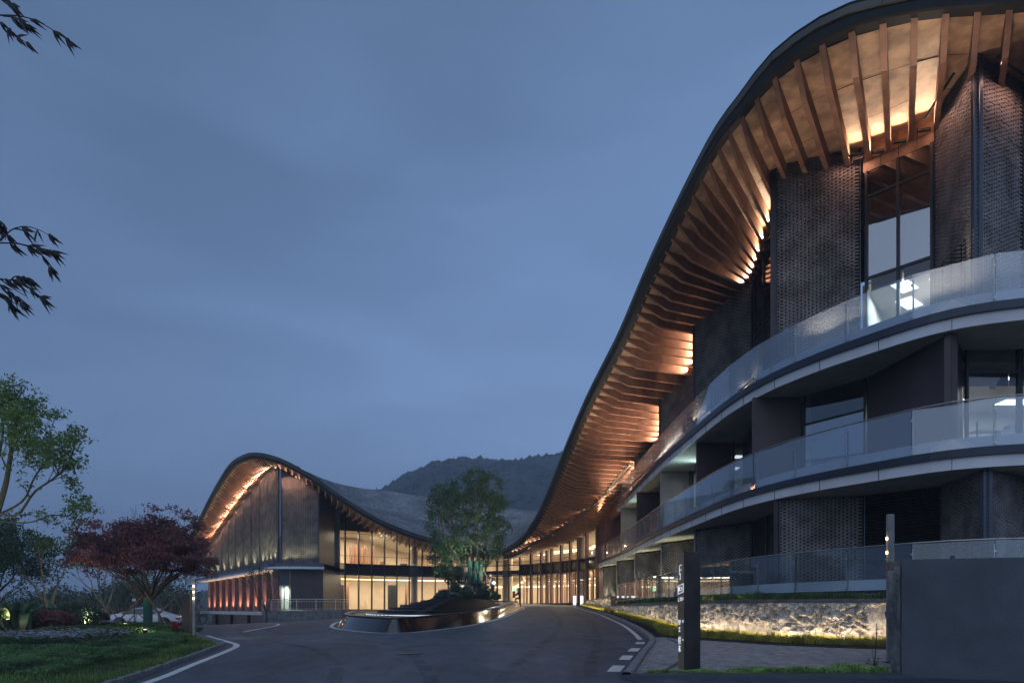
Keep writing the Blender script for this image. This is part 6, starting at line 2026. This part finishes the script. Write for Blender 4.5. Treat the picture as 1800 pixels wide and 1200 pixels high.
# ------------------------------------------------------------------ people
def person(name, joints, bones, radii, loc, label, parts):
    root = thing('person', loc, label, 'person')
    me = bpy.data.meshes.new('body'); keys = list(joints)
    me.from_pydata([tuple(Vector(joints[k]) + Vector(loc)) for k in keys], [(keys.index(a), keys.index(b)) for a, b in bones], [])
    o = bpy.data.objects.new('body', me); COL.objects.link(o); me.materials.append(MT['cloth'])
    m = o.modifiers.new('skin', 'SKIN'); m.use_smooth_shade = True
    sv = me.skin_vertices[0].data
    for i, k in enumerate(keys):
        sv[i].radius = (radii[k], radii[k] * .85 if k in ('chest', 'pelvis', 'belly') else radii[k]); sv[i].use_root = (k == 'pelvis')
    s = o.modifiers.new('sub', 'SUBSURF'); s.levels = 1; s.render_levels = 2
    attach(o, root)
    for (nm, cen, r_, m_) in parts:
        bm = bmesh.new(); bmesh.ops.create_uvsphere(bm, u_segments=14, v_segments=10, radius=1)
        for v in bm.verts: v.co = Vector((v.co.x * r_[0], v.co.y * r_[1], v.co.z * r_[2])) + Vector(cen) + Vector(loc)
        me2 = bpy.data.meshes.new(nm); bm.to_mesh(me2); bm.free(); me2.materials.append(MT[m_]); me2.shade_smooth()
        o2 = bpy.data.objects.new(nm, me2); COL.objects.link(o2); attach(o2, root)
    return root
J = {'pelvis': (0, 0, .88), 'belly': (-.03, 0, 1.05), 'chest': (-.10, 0, 1.28), 'neck': (-.13, 0, 1.47), 'head': (-.15, 0, 1.60),
     'kneeR': (.03, 0.05, .48), 'footR': (.06, .05, .06), 'toeR': (-.08, .03, .04), 'hipR': (.02, .08, .82), 'hipL': (-.04, -.09, .82),
     'kneeL': (-.38, -.12, .78), 'footL': (-.42, -.12, .42), 'toeL': (-.55, -.13, .40),
     'shR': (-.06, .18, 1.38), 'shL': (-.14, -.18, 1.37), 'elL': (-.35, -.22, 1.16), 'haL': (-.56, -.20, 1.05), 'fiL': (-.66, -.2, 1.02), 'elR': (-.28, .22, 1.12), 'haR': (-.5, .16, 1.06), 'fiR': (-.60, .15, 1.04)}
BN = [('pelvis', 'belly'), ('belly', 'chest'), ('chest', 'neck'), ('neck', 'head'), ('pelvis', 'hipR'), ('hipR', 'kneeR'), ('kneeR', 'footR'), ('footR', 'toeR'), ('pelvis', 'hipL'), ('hipL', 'kneeL'), ('kneeL', 'footL'), ('footL', 'toeL'),
      ('chest', 'shR'), ('chest', 'shL'), ('shL', 'elL'), ('elL', 'haL'), ('haL', 'fiL'), ('shR', 'elR'), ('elR', 'haR'), ('haR', 'fiR')]
RR = {'pelvis': .15, 'belly': .155, 'chest': .18, 'neck': .06, 'head': .085, 'kneeR': .075, 'footR': .05, 'toeR': .04, 'hipR': .10, 'hipL': .10, 'kneeL': .075, 'footL': .05, 'toeL': .04, 'shR': .075, 'shL': .075, 'elL': .05, 'haL': .035, 'fiL': .025, 'elR': .05, 'haR': .035, 'fiR': .025}
ph = (.72, 63.3, gz(.72, 63.3) + .02)
person('person', J, BN, RR, ph, 'person in dark blue jacket and jeans leaning over the fountain rim with one foot up', [('head', (-.16, 0, 1.63), (.095, .08, .125), 'skin'), ('hair', (-.13, 0, 1.68), (.10, .09, .10), 'hair')])
lj = bpy.data.objects[[o.name for o in bpy.data.objects if o.name.startswith('body')][-1]]
J2 = dict(J); J2.update({'kneeL': (.0, -.1, .48), 'footL': (.02, -.12, .06), 'toeL': (-.1, -.13, .04), 'elL': (-.2, -.25, 1.2), 'haL': (-.12, -.3, 1.42), 'fiL': (-.1, -.32, 1.5)})
p2 = P(866, 1050, 46.4); p2 = (p2.x, p2.y, zi + .02)
person('person', J2, BN, RR, p2, 'person in dark clothes standing on the fountain island beside the wrapped stems', [('head', (-.16, 0, 1.63), (.095, .08, .125), 'skin'), ('hair', (-.13, 0, 1.68), (.10, .09, .10), 'hair')])
WL_ = thing('work_lamp', (p2[0] + .1, p2[1] - .35, zi), 'bright white work lamp on a thin stand beside the standing person', 'lamp')
g = MB(); g.tube([(p2[0] + .1, p2[1] - .35, zi), (p2[0] + .1, p2[1] - .35, zi + 1.05)], .02, 6)
for a in (0, 2.1, 4.2): g.tube([(p2[0] + .1, p2[1] - .35, zi + .5), (p2[0] + .1 + .35 * math.cos(a), p2[1] - .35 + .35 * math.sin(a), zi)], .012, 4)
st_ = g.build('stand', MT['frame'], WL_)
g = MB(); g.box((p2[0] + .1, p2[1] - .38, zi + 1.12), (.22, .1, .16)); hd = g.build('lamp_head', MT['frame'], WL_)
g = MB(); g.tube([(p2[0] + .1, p2[1] - .432, zi + 1.12), (p2[0] + .1, p2[1] - .437, zi + 1.12)], .065, 10); g.build('lens', emit_mat('work_lamp_glow', (.8, .88, 1), 25), hd)
lamp('SPOT', 'work_lamp', (p2[0] + .1, p2[1] - .46, zi + 1.12), 60, (.8, .88, 1), target=(p2[0] - .5, p2[1] - 3, zi + .6), size=.05, angle=120)

# ------------------------------------------------------------------ overhanging sprays at the picture's left edge
OT = thing('overhanging_tree', (-7.3, 7.0, gz(-7.3, 7)), 'tree just outside the left edge whose dark leafy sprays hang into the sky', 'tree')
g = MB(); g.tube([(-7.3, 7.0, 0), (-7.25, 7.05, 2.5), (-7.1, 7.0, 5.5), (-6.9, 7.0, 8.6)], [.13, .11, .08, .04], 10); g.build('trunk', MT['bark'], OT)
def spray(lab, paths, Y, seed, zt):
    r = np.random.default_rng(seed)
    g = MB(); cl = []
    for path in paths:
        c = catmull([tuple(P(a, b, Y + .05 * r.normal())) for a, b in path], np.linspace(0, len(path) - 1, 14))
        g.tube(c, np.linspace(.0085, .003, 14), 5)
        if path[0][0] < -15:
            g.tube(catmull([(-7.12, 7.0, zt), (-6.3, 7.0, zt + .35), tuple(c[0])], np.linspace(0, 2, 10)), np.linspace(.028, .0085, 10), 6)
        for i in list(range(4, 14, 3)) + [13]: cl.append((c[i], c[i] - c[i - 1]))
    br = g.build('branch', MT['leaf_sil'], OT); br['label'] = lab
    q = []
    for (p, d) in cl:
        d = d / np.linalg.norm(d)
        for k in range(int(r.integers(4, 7))):
            v = np.array((d[0] * .8 + r.normal() * .22 + .22, r.normal() * .3, -.75 + r.normal() * .3)); v /= np.linalg.norm(v)
            L = .10 + .12 * r.random(); s = np.cross(v, (0.2, 1, .1)); s /= np.linalg.norm(s); w = .012 + .006 * r.random()
            q.append([p, p + v * L * .35 + s * w, p + v * L, p + v * L * .35 - s * w])
    for i_, qq in enumerate(q[:95]):
        g = MB(); g.add(qq, [(0, 1, 2, 3)]); g.build('leaf', MT['leaf_sil'], br)
spray('dark spray of hanging leaves in the top left corner', [[(-40, 25), (0, 27), (30, 28), (62, 36), (96, 55), (114, 68)], [(-30, 35), (0, 40), (20, 58), (44, 74)], [(-30, -20), (0, -10), (18, 5)], [(5, 28), (30, 32), (42, 42)]], 7.0, 1, 7.4)
spray('upper dark leaf spray halfway up the left edge', [[(-30, 440), (0, 423), (20, 404), (45, 398), (68, 404), (84, 412)], [(-25, 424), (0, 427), (30, 428), (55, 436), (75, 450), (85, 468)], [(30, 428), (60, 434), (90, 440)], [(12, 408), (8, 395), (-5, 385)], [(25, 402), (40, 405), (55, 415), (66, 428)]], 7.0, 2, 5.2)
spray('lower bushy dark leaf spray at the left edge', [[(-30, 480), (0, 490), (30, 494), (50, 505), (70, 520)], [(-30, 500), (0, 500), (20, 515), (34, 530)], [(15, 498), (26, 486), (45, 488)], [(-20, 510), (5, 520), (15, 535)], [(-20, 470), (0, 475)], [(0, 490), (20, 505), (45, 520)]], 7.0, 3, 4.7)

# faint tyre marks on the drive: thin worn-rubber film with ragged edges
TM = bpy.data.materials.new('tyre_film'); TM.use_nodes = True
t_ = TM.node_tree; b_ = t_.nodes['Principled BSDF']; b_.inputs['Base Color'].default_value = (.018, .019, .022, 1); b_.inputs['Roughness'].default_value = .45
tcn = t_.nodes.new('ShaderNodeTexCoord'); nz = t_.nodes.new('ShaderNodeTexNoise'); nz.inputs['Scale'].default_value = 1.6; nz.inputs['Detail'].default_value = 8; nz.inputs['Roughness'].default_value = .7
t_.links.new(tcn.outputs['Object'], nz.inputs['Vector'])
mr_ = t_.nodes.new('ShaderNodeMapRange'); mr_.inputs['From Min'].default_value = .42; mr_.inputs['From Max'].default_value = .75; mr_.inputs['To Max'].default_value = .5
t_.links.new(nz.outputs['Fac'], mr_.inputs['Value']); t_.links.new(mr_.outputs[0], b_.inputs['Alpha'])
for k, (pts_, w_) in enumerate((([(1.2, 9), (1.6, 14), (2.5, 20), (3.6, 30), (4.3, 42), (4.5, 58)], .26), ([(-.4, 9), (0, 14), (.9, 20), (2.1, 30), (2.8, 42), (3.0, 58)], .26),
                                ([(-1.0, 9), (-1.8, 14), (-3.6, 20), (-7, 24), (-10.4, 29), (-13, 38)], .28), ([(-2.6, 9), (-3.6, 14), (-5.4, 18.5), (-8.6, 23), (-12, 30), (-15, 40)], .28), ([(3.0, 24), (.5, 20.5), (-3, 19.5), (-7, 21)], .3))):
    g = MB(); ribbon(g, pts_, w_, .008); g.build('tyre_mark', TM, kind='structure')
g = MB(); g.tube([(-2.6, 17.2, gz(-2.6, 17.2) + .002), (-2.6, 17.2, gz(-2.6, 17.2) + .012)], .33, 24); mh = g.build('manhole_cover', MT['louvre'], kind='structure')

# ------------------------------------------------------------------ evening haze
HZ = bpy.data.materials.new('evening_haze'); HZ.use_nodes = True
t_ = HZ.node_tree; t_.nodes.clear()
o_ = t_.nodes.new('ShaderNodeOutputMaterial'); v_ = t_.nodes.new('ShaderNodeVolumePrincipled')
v_.inputs['Density'].default_value = .0010; v_.inputs['Color'].default_value = (.70, .83, 1, 1); v_.inputs['Anisotropy'].default_value = .2
t_.links.new(v_.outputs[0], o_.inputs['Volume'])
g = MB(); g.box((0, 420, 58), (1300, 1000, 152))
g.build('haze', HZ, kind='stuff')
